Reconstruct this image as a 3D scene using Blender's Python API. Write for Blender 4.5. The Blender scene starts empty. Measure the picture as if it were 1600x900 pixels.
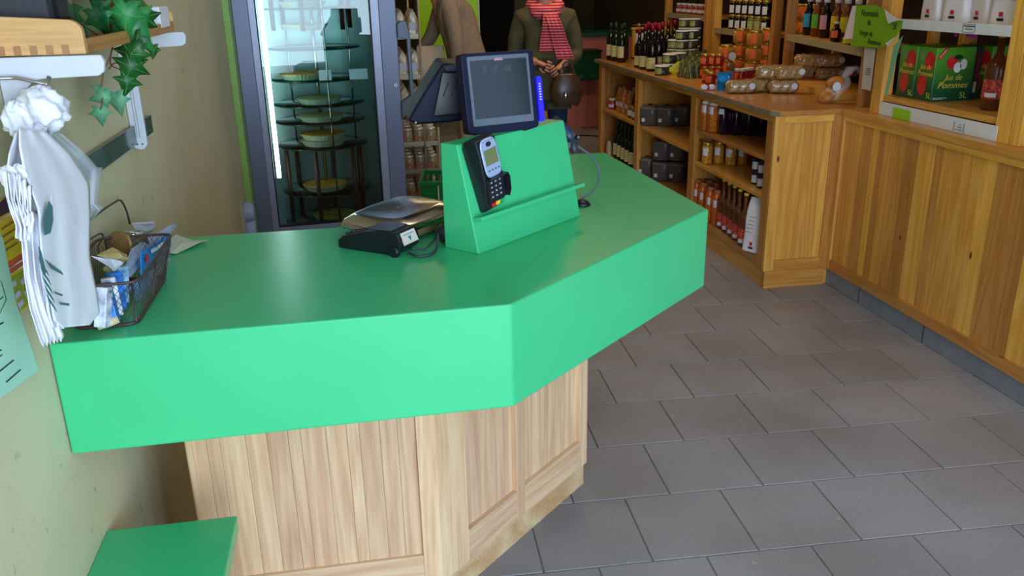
import bpy, bmesh, math, random
from mathutils import Vector, Matrix, Euler
random.seed(7)
PI = math.pi
SC = bpy.context.scene
COL = SC.collection

# ------------------------------------------------------------------ camera
F, PITCH, ROLL, YAW, CH = 1341.709, 0.34089, -0.0197, -0.17144, 1.49645
def cam_axes():
    right = Vector((math.cos(YAW), math.sin(YAW), 0)); f0 = Vector((-math.sin(YAW), math.cos(YAW), 0)); up0 = Vector((0, 0, 1))
    fwd = math.cos(PITCH) * f0 - math.sin(PITCH) * up0
    up = math.sin(PITCH) * f0 + math.cos(PITCH) * up0
    r2 = math.cos(ROLL) * right + math.sin(ROLL) * up
    u2 = -math.sin(ROLL) * right + math.cos(ROLL) * up
    return r2, u2, fwd
CR, CU, CF = cam_axes()
cam = bpy.data.cameras.new('camera'); co = bpy.data.objects.new('camera', cam); COL.objects.link(co)
co.matrix_world = Matrix(((CR.x, CU.x, -CF.x, 0), (CR.y, CU.y, -CF.y, 0), (CR.z, CU.z, -CF.z, CH), (0, 0, 0, 1)))
cam.sensor_width = 36; cam.lens = F * 36 / 1600; cam.clip_start = 0.05; cam.clip_end = 60
SC.camera = co
def at(px, py, x=None, y=None, z=None):
    """surveying helper: where the sight line through a pixel meets a real plane"""
    d = CR * ((px - 800) / F) - CU * ((py - 450) / F) + CF
    if x is not None: t = x / d.x
    elif y is not None: t = y / d.y
    else: t = (z - CH) / d.z
    return Vector((0, 0, CH)) + d * t

# ------------------------------------------------------------------ light, exposure
w = bpy.data.worlds.new('world'); SC.world = w; w.use_nodes = True
w.node_tree.nodes['Background'].inputs[0].default_value = (0.47, 0.67, 1.0, 1)
w.node_tree.nodes['Background'].inputs[1].default_value = 2.5
def area(name, loc, rot, sx, sy, power, col, spread=PI):
    l = bpy.data.lights.new(name, 'AREA'); l.shape = 'RECTANGLE'; l.size = sx; l.size_y = sy; l.energy = power; l.color = col; l.spread = spread
    o = bpy.data.objects.new(name, l); COL.objects.link(o); o.location = loc; o.rotation_euler = rot
    return o
area('shopfront_daylight', (0.75, -1.35, 1.05), (math.radians(90), 0, math.radians(8)), 1.8, 1.5, 62, (0.74, 0.87, 1.0))
area('ceiling_lamp_counter', (1.2, 2.6, 2.75), (0, 0, 0), 1.2, 0.3, 6, (1.0, 0.78, 0.5))
area('ceiling_lamp_shelves', (1.6, 5.4, 2.75), (0, 0, 0), 1.6, 0.3, 19, (1.0, 0.74, 0.44))
area('ceiling_lamp_back', (1.2, 8.2, 2.75), (0, 0, 0), 1.6, 0.3, 11, (1.0, 0.74, 0.44))
SC.view_settings.view_transform = 'Standard'; SC.view_settings.look = 'None'
SC.view_settings.exposure = 0.14; SC.view_settings.gamma = 1.0; SC.view_settings.use_curve_mapping = False

# ------------------------------------------------------------------ materials
def lin(c):
    return tuple((v / 255 / 12.92 if v / 255 <= 0.04045 else ((v / 255 + 0.055) / 1.055) ** 2.4) for v in c) + (1,)
MATS = {}
def new_mat(name):
    m = bpy.data.materials.new(name); m.use_nodes = True
    return m, m.node_tree.nodes, m.node_tree.links, m.node_tree.nodes['Principled BSDF']
def mat(name, c, rough=0.5, metal=0.0, trans=0.0, var=0.06, scale=20, bump=0.0, coat=0.0, ior=1.45, spec=0.5, emit=0, alpha=1.0, rand=0.0, bscale=None):
    if name in MATS: return MATS[name]
    m, N, L, P = new_mat(name)
    tc = N.new('ShaderNodeTexCoord'); nz = N.new('ShaderNodeTexNoise'); nz.inputs['Scale'].default_value = scale; nz.inputs['Detail'].default_value = 3
    L.new(tc.outputs['Object'], nz.inputs['Vector'])
    cr = N.new('ShaderNodeValToRGB'); b = lin(c)
    cr.color_ramp.elements[0].position = 0.3; cr.color_ramp.elements[1].position = 0.7
    cr.color_ramp.elements[0].color = tuple(v * (1 - var) for v in b[:3]) + (1,)
    cr.color_ramp.elements[1].color = tuple(min(1, v * (1 + var)) for v in b[:3]) + (1,)
    L.new(nz.outputs['Fac'], cr.inputs['Fac'])
    out = cr.outputs['Color']
    if rand:
        oi = N.new('ShaderNodeObjectInfo'); mr = N.new('ShaderNodeMapRange'); mr.inputs[3].default_value = 1 - rand; mr.inputs[4].default_value = 1 + rand
        L.new(oi.outputs['Random'], mr.inputs[0]); hs = N.new('ShaderNodeHueSaturation'); L.new(mr.outputs[0], hs.inputs['Value']); L.new(out, hs.inputs['Color']); out = hs.outputs['Color']
    L.new(out, P.inputs['Base Color'])
    P.inputs['Roughness'].default_value = rough; P.inputs['Metallic'].default_value = metal; P.inputs['IOR'].default_value = ior
    P.inputs['Transmission Weight'].default_value = trans; P.inputs['Coat Weight'].default_value = coat; P.inputs['Coat Roughness'].default_value = 0.1
    P.inputs['Specular IOR Level'].default_value = spec; P.inputs['Alpha'].default_value = alpha
    if emit:
        P.inputs['Emission Color'].default_value = b; P.inputs['Emission Strength'].default_value = emit
    if bump:
        n2 = N.new('ShaderNodeTexNoise'); n2.inputs['Scale'].default_value = bscale or scale * 4; n2.inputs['Detail'].default_value = 4
        L.new(tc.outputs['Object'], n2.inputs['Vector'])
        bp = N.new('ShaderNodeBump'); bp.inputs['Strength'].default_value = bump; bp.inputs['Distance'].default_value = 0.002
        L.new(n2.outputs['Fac'], bp.inputs['Height']); L.new(bp.outputs['Normal'], P.inputs['Normal'])
    MATS[name] = m
    return m
def wood(name, light, mid, dark, axis='Z', rough=0.42, ring=9.0, randv=0.16, coat=0.0, randh=0.012):
    """pine: long growth rings stretched along one axis, tint and figure differ from board to board"""
    if name in MATS: return MATS[name]
    m, N, L, P = new_mat(name)
    tc = N.new('ShaderNodeTexCoord'); mp = N.new('ShaderNodeMapping'); oi = N.new('ShaderNodeObjectInfo')
    s = {'X': (0.055, 1, 1), 'Y': (1, 0.055, 1), 'Z': (1, 1, 0.055)}[axis]
    mp.inputs['Scale'].default_value = s
    vm = N.new('ShaderNodeVectorMath'); vm.operation = 'SCALE'; cb = N.new('ShaderNodeCombineXYZ')
    cb.inputs[0].default_value = 7.3; cb.inputs[1].default_value = 3.1; cb.inputs[2].default_value = 5.7
    L.new(cb.outputs[0], vm.inputs[0]); L.new(oi.outputs['Random'], vm.inputs['Scale'])
    L.new(tc.outputs['Object'], mp.inputs['Vector']); L.new(vm.outputs[0], mp.inputs['Location'])
    n1 = N.new('ShaderNodeTexNoise'); n1.inputs['Scale'].default_value = ring; n1.inputs['Detail'].default_value = 2; n1.inputs['Distortion'].default_value = 0.12
    L.new(mp.outputs[0], n1.inputs['Vector'])
    mu = N.new('ShaderNodeMath'); mu.operation = 'MULTIPLY'; mu.inputs[1].default_value = 9.0; L.new(n1.outputs['Fac'], mu.inputs[0])
    fr = N.new('ShaderNodeMath'); fr.operation = 'PINGPONG'; fr.inputs[1].default_value = 0.5; L.new(mu.outputs[0], fr.inputs[0])
    cr = N.new('ShaderNodeValToRGB'); e = cr.color_ramp.elements
    e[0].position = 0.0; e[0].color = lin(light); e[1].position = 1.0; e[1].color = lin(dark)
    k = cr.color_ramp.elements.new(0.55); k.color = lin(mid)
    L.new(fr.outputs[0], cr.inputs['Fac'])
    n2 = N.new('ShaderNodeTexNoise'); n2.inputs['Scale'].default_value = 120; n2.inputs['Detail'].default_value = 2
    L.new(mp.outputs[0], n2.inputs['Vector'])
    mx = N.new('ShaderNodeMix'); mx.data_type = 'RGBA'; mx.blend_type = 'MULTIPLY'; mx.inputs[0].default_value = 0.35
    cr2 = N.new('ShaderNodeValToRGB'); cr2.color_ramp.elements[0].position = 0.35; cr2.color_ramp.elements[0].color = (0.62, 0.55, 0.48, 1); cr2.color_ramp.elements[1].position = 0.6
    L.new(n2.outputs['Fac'], cr2.inputs['Fac']); L.new(cr.outputs[0], mx.inputs[6]); L.new(cr2.outputs[0], mx.inputs[7])
    # knots
    vo = N.new('ShaderNodeTexVoronoi'); vo.inputs['Scale'].default_value = 3.1
    mp2 = N.new('ShaderNodeMapping'); mp2.inputs['Scale'].default_value = {'X': (0.8, 2, 2), 'Y': (2, 0.8, 2), 'Z': (2, 2, 0.8)}[axis]
    L.new(tc.outputs['Object'], mp2.inputs['Vector']); L.new(vm.outputs[0], mp2.inputs['Location']); L.new(mp2.outputs[0], vo.inputs['Vector'])
    crk = N.new('ShaderNodeValToRGB'); crk.color_ramp.elements[0].position = 0.028; crk.color_ramp.elements[0].color = (0.10, 0.045, 0.02, 1); crk.color_ramp.elements[1].position = 0.05
    L.new(vo.outputs['Distance'], crk.inputs['Fac'])
    mk = N.new('ShaderNodeMix'); mk.data_type = 'RGBA'; mk.blend_type = 'MULTIPLY'; mk.inputs[0].default_value = 1
    L.new(mx.outputs[2], mk.inputs[6]); L.new(crk.outputs[0], mk.inputs[7])
    mr = N.new('ShaderNodeMapRange'); mr.inputs[3].default_value = 1 - randv; mr.inputs[4].default_value = 1 + randv * 0.5; L.new(oi.outputs['Random'], mr.inputs[0])
    mr2 = N.new('ShaderNodeMapRange'); mr2.inputs[3].default_value = 0.5 - randh; mr2.inputs[4].default_value = 0.5 + randh; L.new(oi.outputs['Random'], mr2.inputs[0])
    hs = N.new('ShaderNodeHueSaturation'); L.new(mr.outputs[0], hs.inputs['Value']); L.new(mr2.outputs[0], hs.inputs['Hue']); L.new(mk.outputs[2], hs.inputs['Color'])
    L.new(hs.outputs[0], P.inputs['Base Color'])
    P.inputs['Roughness'].default_value = rough; P.inputs['Coat Weight'].default_value = coat; P.inputs['Coat Roughness'].default_value = 0.25
    bp = N.new('ShaderNodeBump'); bp.inputs['Strength'].default_value = 0.15; bp.inputs['Distance'].default_value = 0.0008
    L.new(n2.outputs['Fac'], bp.inputs['Height']); L.new(bp.outputs['Normal'], P.inputs['Normal'])
    MATS[name] = m
    return m
PALE = dict(light=(236, 200, 156), mid=(220, 174, 132), dark=(184, 124, 86))
VARN = dict(light=(230, 168, 78), mid=(212, 142, 54), dark=(150, 78, 24))
def pale(ax): return wood('raw_pine_' + ax, axis=ax, rough=0.5, randv=0.12, randh=0.006, **PALE)
def varn(ax): return wood('varnished_pine_' + ax, axis=ax, rough=0.33, randv=0.36, coat=0.2, randh=0.01, **VARN)
def green_top():
    return mat('green_laminate', (66, 191, 125), rough=0.25, var=0.03, scale=6, bump=0.05, bscale=500, spec=0.5)
def pane_mat(name, tint, refl=0.08, rough=0.0):
    m = bpy.data.materials.new(name); m.use_nodes = True; N = m.node_tree.nodes; L = m.node_tree.links; N.clear()
    o = N.new('ShaderNodeOutputMaterial'); t = N.new('ShaderNodeBsdfTransparent'); t.inputs[0].default_value = lin(tint); g = N.new('ShaderNodeBsdfGlossy'); g.inputs['Roughness'].default_value = rough
    f = N.new('ShaderNodeFresnel'); f.inputs[0].default_value = 1.5; mx = N.new('ShaderNodeMixShader'); L.new(f.outputs[0], mx.inputs[0]); L.new(t.outputs[0], mx.inputs[1]); L.new(g.outputs[0], mx.inputs[2]); L.new(mx.outputs[0], o.inputs[0])
    return m
M_STEEL = mat('brushed_steel', (190, 188, 184), rough=0.16, metal=1.0, var=0.03)
M_BLACK = mat('black_plastic', (26, 28, 33), rough=0.32, var=0.1, scale=60)
M_DARK = mat('dark_grey_plastic', (52, 56, 62), rough=0.4, var=0.08, scale=60)
M_NAVY = mat('navy_plastic', (12, 15, 44), rough=0.5, spec=0.25, var=0.08, scale=60)
M_WHITE = mat('white_paper', (226, 226, 232), rough=0.7, var=0.04)
M_INK = mat('dark_ink', (30, 30, 34), rough=0.6)
M_FRAME = mat('fridge_grey_aluminium', (118, 124, 146), rough=0.38, metal=0.25, var=0.03, scale=8)
M_GOLD = mat('gold_lid', (196, 158, 66), rough=0.3, metal=0.7, var=0.05)
M_WLID = mat('white_lid', (214, 214, 210), rough=0.4)
M_CORD = mat('grey_cable', (92, 100, 110), rough=0.5)
M_WIRE = mat('brown_wire', (84, 66, 62), rough=0.45, metal=0.4, var=0.2, scale=90)

# ------------------------------------------------------------------ mesh helpers
class MB:
    def __init__(s): s.v = []; s.f = []; s.m = []; s.sm = []; s.i = 0
    def add(s, vs, fs, M=None, smooth=False):
        o = len(s.v)
        s.v += [tuple(M @ Vector(v)) if M is not None else tuple(v) for v in vs]
        for f in fs: s.f.append(tuple(o + k for k in f)); s.m.append(s.i); s.sm.append(smooth)
        return s
    def mi(s, i): s.i = i; return s
    def box(s, x0, y0, z0, x1, y1, z1, M=None):
        if x0 > x1: x0, x1 = x1, x0
        if y0 > y1: y0, y1 = y1, y0
        if z0 > z1: z0, z1 = z1, z0
        return s.add([(x0,y0,z0),(x1,y0,z0),(x1,y1,z0),(x0,y1,z0),(x0,y0,z1),(x1,y0,z1),(x1,y1,z1),(x0,y1,z1)],
                     [(3,2,1,0),(4,5,6,7),(0,1,5,4),(1,2,6,5),(2,3,7,6),(3,0,4,7)], M)
    def prism(s, poly, a, b, ax='Z', M=None, smooth=False):
        n = len(poly); ar = sum(poly[i][0]*poly[(i+1)%n][1]-poly[(i+1)%n][0]*poly[i][1] for i in range(n))
        if ar < 0: poly = poly[::-1]
        def p(u, v, t): return {'Z': (u, v, t), 'Y': (u, t, v), 'X': (t, u, v)}[ax]
        vs = [p(u, v, a) for u, v in poly] + [p(u, v, b) for u, v in poly]
        fs = [tuple(range(n))[::-1], tuple(range(n, 2*n))] + [(i, (i+1)%n, n+(i+1)%n, n+i) for i in range(n)]
        if (ax == 'Y') != (b < a): fs = [f[::-1] for f in fs]
        return s.add(vs, fs, M, smooth)
    def lathe(s, prof, seg=20, M=None, sx=1, sy=1, ex=2.0, smooth=True):
        vs = []; fs = []
        for r, z in prof:
            for k in range(seg):
                a = 2*PI*k/seg; c, q = math.cos(a), math.sin(a)
                if ex != 2.0: c = math.copysign(abs(c)**(2/ex), c); q = math.copysign(abs(q)**(2/ex), q)
                vs.append((r*c*sx, r*q*sy, z))
        n = len(prof)
        for i in range(n-1):
            for k in range(seg):
                k2 = (k+1) % seg
                fs.append((i*seg+k, i*seg+k2, (i+1)*seg+k2, (i+1)*seg+k))
        s.add(vs, fs, M, smooth)
        o = len(s.v) - len(vs)
        if prof[0][0] > 1e-6: s.f.append(tuple(o + k for k in range(seg))[::-1]); s.m.append(s.i); s.sm.append(False)
        if prof[-1][0] > 1e-6: s.f.append(tuple(o + (n-1)*seg + k for k in range(seg))); s.m.append(s.i); s.sm.append(False)
        return s
    def tube(s, pts, r, seg=8, M=None, close=False):
        pts = [Vector(p) for p in pts]; n = len(pts); vs = []; fs = []; prev = None
        for i in range(n):
            if close: t = pts[(i+1)%n] - pts[i-1]
            else: t = pts[min(i+1, n-1)] - pts[max(i-1, 0)]
            t.normalize()
            if prev is None:
                a = Vector((0, 0, 1)) if abs(t.z) < 0.9 else Vector((1, 0, 0)); u = t.cross(a).normalized()
            else:
                u = (prev - t * prev.dot(t)).normalized()
            prev = u; v = t.cross(u); rr = r[i] if isinstance(r, (list, tuple)) else r
            for k in range(seg):
                a = 2*PI*k/seg; vs.append(pts[i] + u*math.cos(a)*rr + v*math.sin(a)*rr)
        m = n if close else n-1
        for i in range(m):
            j = (i+1) % n
            for k in range(seg):
                k2 = (k+1) % seg; fs.append((i*seg+k, j*seg+k, j*seg+k2, i*seg+k2)[::-1])
        if not close: fs += [tuple(range(seg)), tuple((n-1)*seg + k for k in range(seg))[::-1]]
        return s.add(vs, fs, M, True)
    def grid(s, fn, nu, nv, M=None, closeu=False):
        vs = [fn(i/(nu if closeu else nu-1), j/(nv-1)) for i in range(nu) for j in range(nv)]; fs = []
        for i in range(nu if closeu else nu-1):
            for j in range(nv-1):
                a = i*nv+j; b = ((i+1) % nu)*nv+j; fs.append((a, b, b+1, a+1))
        return s.add(vs, fs, M, True)
    def ell(s, c, rx, ry, rz, seg=14, rings=9, M=None):
        pr = [(math.sin(PI*i/rings), -math.cos(PI*i/rings)) for i in range(rings+1)]
        T = Matrix.Translation(Vector(c)) @ Matrix.Diagonal((rx, ry, rz, 1))
        return s.lathe(pr, seg, (M @ T) if M is not None else T)
    def mesh(s, name, mats):
        me = bpy.data.meshes.new(name); me.from_pydata(s.v, [], s.f)
        for m in (mats if isinstance(mats, (list, tuple)) else [mats]): me.materials.append(m)
        me.polygons.foreach_set('material_index', s.m); me.polygons.foreach_set('use_smooth', s.sm); me.update()
        return me
    def obj(s, name, mats, parent=None, bevel=0, loc=None, rotz=0, solid=0, sub=0, label=None):
        o = bpy.data.objects.new(name, s.mesh(name, mats)); COL.objects.link(o)
        if parent is not None: o.parent = parent
        if loc is not None: o.location = loc
        if rotz: o.rotation_euler = (0, 0, rotz)
        if solid: q = o.modifiers.new('solid', 'SOLIDIFY'); q.thickness = solid; q.offset = 0
        if sub: q = o.modifiers.new('sub', 'SUBSURF'); q.levels = sub; q.render_levels = sub
        if bevel: q = o.modifiers.new('bevel', 'BEVEL'); q.width = bevel; q.segments = 2; q.limit_method = 'ANGLE'
        if label: o['label'] = label
        return o
def tag(o, label, cat, group=None, kind=None):
    if label: o['label'] = label
    if cat: o['category'] = cat
    if group: o['group'] = group
    if kind: o['kind'] = kind
    return o
def thing(name, label, cat, loc=(0, 0, 0), rotz=0, group=None):
    o = bpy.data.objects.new(name, None); COL.objects.link(o); o.location = loc; o.rotation_euler = (0, 0, rotz); o.empty_display_size = 0.05
    return tag(o, label, cat, group)
def struct(o): o['kind'] = 'structure'; return o
def text(s, size, m, M, parent=None, name='lettering', ext=0.0003, align='CENTER', shear=0, xs=1):
    cu = bpy.data.curves.new('txt', 'FONT'); cu.body = s; cu.size = size; cu.align_x = align; cu.align_y = 'CENTER'; cu.extrude = ext; cu.shear = shear; cu.resolution_u = 2
    to = bpy.data.objects.new('txt', cu); COL.objects.link(to)
    bpy.context.view_layer.update()
    me = bpy.data.meshes.new_from_object(to.evaluated_get(bpy.context.evaluated_depsgraph_get()))
    bpy.data.objects.remove(to); bpy.data.curves.remove(cu)
    me.materials.clear(); me.materials.append(m)
    o = bpy.data.objects.new(name, me); COL.objects.link(o)
    if parent is not None: o.parent = parent
    o.matrix_local = M @ Matrix.Diagonal((xs, 1, 1, 1))
    return o
def frame(o, x, z):
    """matrix with local x, local y given, origin o"""
    x = Vector(x).normalized(); y = Vector(z); y = (y - x*y.dot(x)).normalized(); n = x.cross(y)
    return Matrix(((x.x, y.x, n.x, o[0]), (x.y, y.y, n.y, o[1]), (x.z, y.z, n.z, o[2]), (0, 0, 0, 1)))
def rz(a): return Matrix.Rotation(a, 4, 'Z')
def tr(x, y, z): return Matrix.Translation((x, y, z))
# a kind of goods: parts built once, placed many times
class Kind:
    def __init__(s, name, cat): s.name = name; s.cat = cat; s.parts = []
    def part(s, name, mb, m, parent=None, bevel=0): s.parts.append((name, mb.mesh(name, m), parent, bevel)); return len(s.parts) - 1
    def put(s, loc, label, group=None, rotz=0, tilt=None, scale=1.0):
        r = thing(s.name, label, s.cat, loc, rotz, group)
        if tilt: r.rotation_euler = (tilt[0], tilt[1], rotz)
        if scale != 1.0: r.scale = (scale,) * 3 if not isinstance(scale, tuple) else scale
        objs = []
        for n, me, p, bv in s.parts:
            o = bpy.data.objects.new(n, me); COL.objects.link(o); o.parent = r if p is None else objs[p]; objs.append(o)
            if bv: q = o.modifiers.new('bevel', 'BEVEL'); q.width = bv; q.segments = 2
        return r
ORD = ['first', 'second', 'third', 'fourth', 'fifth', 'sixth', 'seventh', 'eighth', 'ninth', 'tenth', 'eleventh', 'twelfth']

# ------------------------------------------------------------------ room shell
X0, X1, YB, YF, ZC = -0.55, 3.3, 12.0, -0.35, 2.9
def wall_mat():
    m, N, L, P = new_mat('cream_plaster')
    tc = N.new('ShaderNodeTexCoord'); n = N.new('ShaderNodeTexNoise'); n.inputs['Scale'].default_value = 3; n.inputs['Detail'].default_value = 5
    L.new(tc.outputs['Object'], n.inputs['Vector'])
    cr = N.new('ShaderNodeValToRGB'); cr.color_ramp.elements[0].position = 0.3; cr.color_ramp.elements[1].position = 0.7
    cr.color_ramp.elements[0].color = lin((200, 192, 150)); cr.color_ramp.elements[1].color = lin((212, 204, 166)); L.new(n.outputs['Fac'], cr.inputs['Fac'])
    # scuff marks low on the wall
    v = N.new('ShaderNodeTexNoise'); v.inputs['Scale'].default_value = 26; v.inputs['Detail'].default_value = 8; L.new(tc.outputs['Object'], v.inputs['Vector'])
    c2 = N.new('ShaderNodeValToRGB'); c2.color_ramp.elements[0].position = 0.27; c2.color_ramp.elements[0].color = (0.55, 0.5, 0.42, 1); c2.color_ramp.elements[1].position = 0.34
    L.new(v.outputs['Fac'], c2.inputs['Fac'])
    mx = N.new('ShaderNodeMix'); mx.data_type = 'RGBA'; mx.blend_type = 'MULTIPLY'; mx.inputs[0].default_value = 0.6; L.new(cr.outputs[0], mx.inputs[6]); L.new(c2.outputs[0], mx.inputs[7])
    L.new(mx.outputs[2], P.inputs['Base Color']); P.inputs['Roughness'].default_value = 0.7
    b = N.new('ShaderNodeBump'); b.inputs['Strength'].default_value = 0.25; b.inputs['Distance'].default_value = 0.002; n3 = N.new('ShaderNodeTexNoise'); n3.inputs['Scale'].default_value = 160
    L.new(tc.outputs['Object'], n3.inputs['Vector']); L.new(n3.outputs['Fac'], b.inputs['Height']); L.new(b.outputs['Normal'], P.inputs['Normal'])
    return m
M_WALL = wall_mat()
M_BACKW = mat('olive_brown_plaster', (74, 66, 44), rough=0.8, var=0.1, scale=3)
struct(MB().box(X0-0.2, YF, -0.1, X0, YB+0.2, ZC).obj('wall_left', M_WALL))
struct(MB().box(X1, YF, -0.1, X1+0.2, YB+0.2, ZC).obj('wall_right', M_BACKW))
struct(MB().box(X0, YB, -0.1, X1, YB+0.2, ZC).obj('wall_back', M_BACKW))
struct(MB().box(X0-0.2, YF, ZC, X1+0.2, YB+0.2, ZC+0.1).obj('ceiling', mat('ceiling_paint', (190, 180, 160), rough=0.9)))
# floor: mortar bed with separate tiles on it
def tile_mat():
    m, N, L, P = new_mat('grey_stoneware')
    tc = N.new('ShaderNodeTexCoord'); oi = N.new('ShaderNodeObjectInfo'); va = N.new('ShaderNodeVectorMath'); va.operation = 'ADD'
    L.new(tc.outputs['Object'], va.inputs[0]); L.new(oi.outputs['Location'], va.inputs[1])
    n = N.new('ShaderNodeTexNoise'); n.inputs['Scale'].default_value = 420; n.inputs['Detail'].default_value = 2; L.new(va.outputs[0], n.inputs['Vector'])
    cr = N.new('ShaderNodeValToRGB'); cr.color_ramp.elements[0].position = 0.3; cr.color_ramp.elements[1].position = 0.7
    cr.color_ramp.elements[0].color = lin((130, 127, 130)); cr.color_ramp.elements[1].color = lin((170, 164, 166)); L.new(n.outputs['Fac'], cr.inputs['Fac'])
    n2 = N.new('ShaderNodeTexNoise'); n2.inputs['Scale'].default_value = 2.2; n2.inputs['Detail'].default_value = 6; L.new(va.outputs[0], n2.inputs['Vector'])
    c2 = N.new('ShaderNodeValToRGB'); c2.color_ramp.elements[0].position = 0.35; c2.color_ramp.elements[0].color = (0.78, 0.76, 0.72, 1); c2.color_ramp.elements[1].position = 0.62; L.new(n2.outputs['Fac'], c2.inputs['Fac'])
    mx = N.new('ShaderNodeMix'); mx.data_type = 'RGBA'; mx.blend_type = 'MULTIPLY'; mx.inputs[0].default_value = 1; L.new(cr.outputs[0], mx.inputs[6]); L.new(c2.outputs[0], mx.inputs[7])
    n4 = N.new('ShaderNodeTexNoise'); n4.inputs['Scale'].default_value = 38; n4.inputs['Detail'].default_value = 5; L.new(va.outputs[0], n4.inputs['Vector'])
    c4 = N.new('ShaderNodeValToRGB'); c4.color_ramp.elements[0].position = 0.70; c4.color_ramp.elements[0].color = (0, 0, 0, 1); c4.color_ramp.elements[1].position = 0.74; L.new(n4.outputs['Fac'], c4.inputs['Fac'])
    m5 = N.new('ShaderNodeMix'); m5.data_type = 'RGBA'; L.new(c4.outputs[0], m5.inputs[0]); L.new(mx.outputs[2], m5.inputs[6]); m5.inputs[7].default_value = lin((170, 176, 160))
    mr = N.new('ShaderNodeMapRange'); mr.inputs[3].default_value = 0.92; mr.inputs[4].default_value = 1.07; L.new(oi.outputs['Random'], mr.inputs[0])
    hs = N.new('ShaderNodeHueSaturation'); L.new(mr.outputs[0], hs.inputs['Value']); L.new(m5.outputs[2], hs.inputs['Color'])
    L.new(hs.outputs[0], P.inputs['Base Color']); P.inputs['Roughness'].default_value = 0.5
    b = N.new('ShaderNodeBump'); b.inputs['Strength'].default_value = 0.2; b.inputs['Distance'].default_value = 0.001; L.new(n.outputs['Fac'], b.inputs['Height']); L.new(b.outputs['Normal'], P.inputs['Normal'])
    return m
M_TILE = tile_mat(); M_GROUT = mat('dusty_grout', (128, 120, 104), rough=0.9, var=0.2, scale=30)
struct(MB().box(-6, -9, -0.12, 8, YF, -0.02).obj('pavement', mat('pale_pavement', (206, 204, 198), rough=0.8, var=0.08, scale=4)))
floor = struct(MB().box(X0, YF, -0.1, X1, YB, -0.004).obj('floor', M_GROUT))
TS, TD, TA = 0.303, 0.3091, math.radians(-2.6)
TY0 = 5.2467 * 0.303
ph = {0: 2.5248, 1: 2.0305, 2: 2.5061, 3: 2.9933, 4: 2.4652}
tm = MB(); g = 0.0022; zt = -0.0
b0 = 0.0015
def tilebox(mb, x0, y0, x1, y1, M=None):
    mb.add([(x0,y0,-0.006),(x1,y0,-0.006),(x1,y1,-0.006),(x0,y1,-0.006),(x0,y0,-0.0015),(x1,y0,-0.0015),(x1,y1,-0.0015),(x0,y1,-0.0015),
            (x0+b0,y0+b0,0),(x1-b0,y0+b0,0),(x1-b0,y1-b0,0),(x0+b0,y1-b0,0)],
           [(0,1,5,4),(1,2,6,5),(2,3,7,6),(3,0,4,7),(4,5,9,8),(5,6,10,9),(6,7,11,10),(7,4,8,11),(8,9,10,11)], M)
one = MB(); tilebox(one, -TS/2+g, -TD/2+g, TS/2-g, TD/2-g); tile_me = one.mesh('floor_tile', M_TILE)
rest = MB(); cnt = 0
inR = Matrix.Rotation(TA, 4, 'Z')
for k in range(-10, 34):
    p = ph.get(k, 2.5 if k % 2 == 0 else 2.0)
    for i in range(-4, 16):
        c = inR @ Vector(((p + i - 2 + 0.5) * TS, TY0 + (k + 0.5) * TD, 0))
        if not (X0 - 0.1 < c.x < 2.5 and YF < c.y < YB - 0.3): continue
        # in view and within reach of the eye: its own object
        d = c - Vector((0, 0, CH)); zc = d.dot(CF); u = 800 + F*d.dot(CR)/max(zc, .01); v = 450 - F*d.dot(CU)/max(zc, .01)
        vis = zc > 0.3 and -60 < u < 1680 and -10 < v < 990
        if vis and cnt < 290 and c.y < 7.5 and c.x > X0 + 0.16 and not (c.x < 0.35 and c.y > 1.9 and c.y < 3.6) and not (u < 640 and v < 860):
            o = bpy.data.objects.new('floor_tile', tile_me); COL.objects.link(o); o.parent = floor; o.location = (c.x, c.y, random.uniform(-0.0006, 0.0004)); o.rotation_euler = (0, 0, TA); cnt += 1
        else:
            if c.x < X0 + 0.16: continue
            tilebox(rest, -TS/2+g, -TD/2+g, TS/2-g, TD/2-g, Matrix.Translation(c) @ inR)
ro = rest.obj('floor_tiles_far', M_TILE, floor); ro['kind'] = 'stuff'
print('tiles', cnt)
# back of the shop
struct(MB().box(2.60, YB-0.06, 0, 2.98, YB-0.001, 2.1).obj('door_1', mat('dark_red_door', (34, 12, 10), rough=0.6)))
struct(MB().box(2.18, YB-0.05, 0, 2.56, YB-0.001, 2.5).obj('trim_1', mat('pale_olive_panel', (120, 116, 74), rough=0.7)))
struct(MB().box(1.0, YB-0.4, 0, 2.1, YB-0.001, 2.5).obj('doorway_shade_block', mat('doorway_shade', (12, 9, 8), rough=0.9)))  # solid block coloured black for the shade inside the dark doorway

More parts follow.
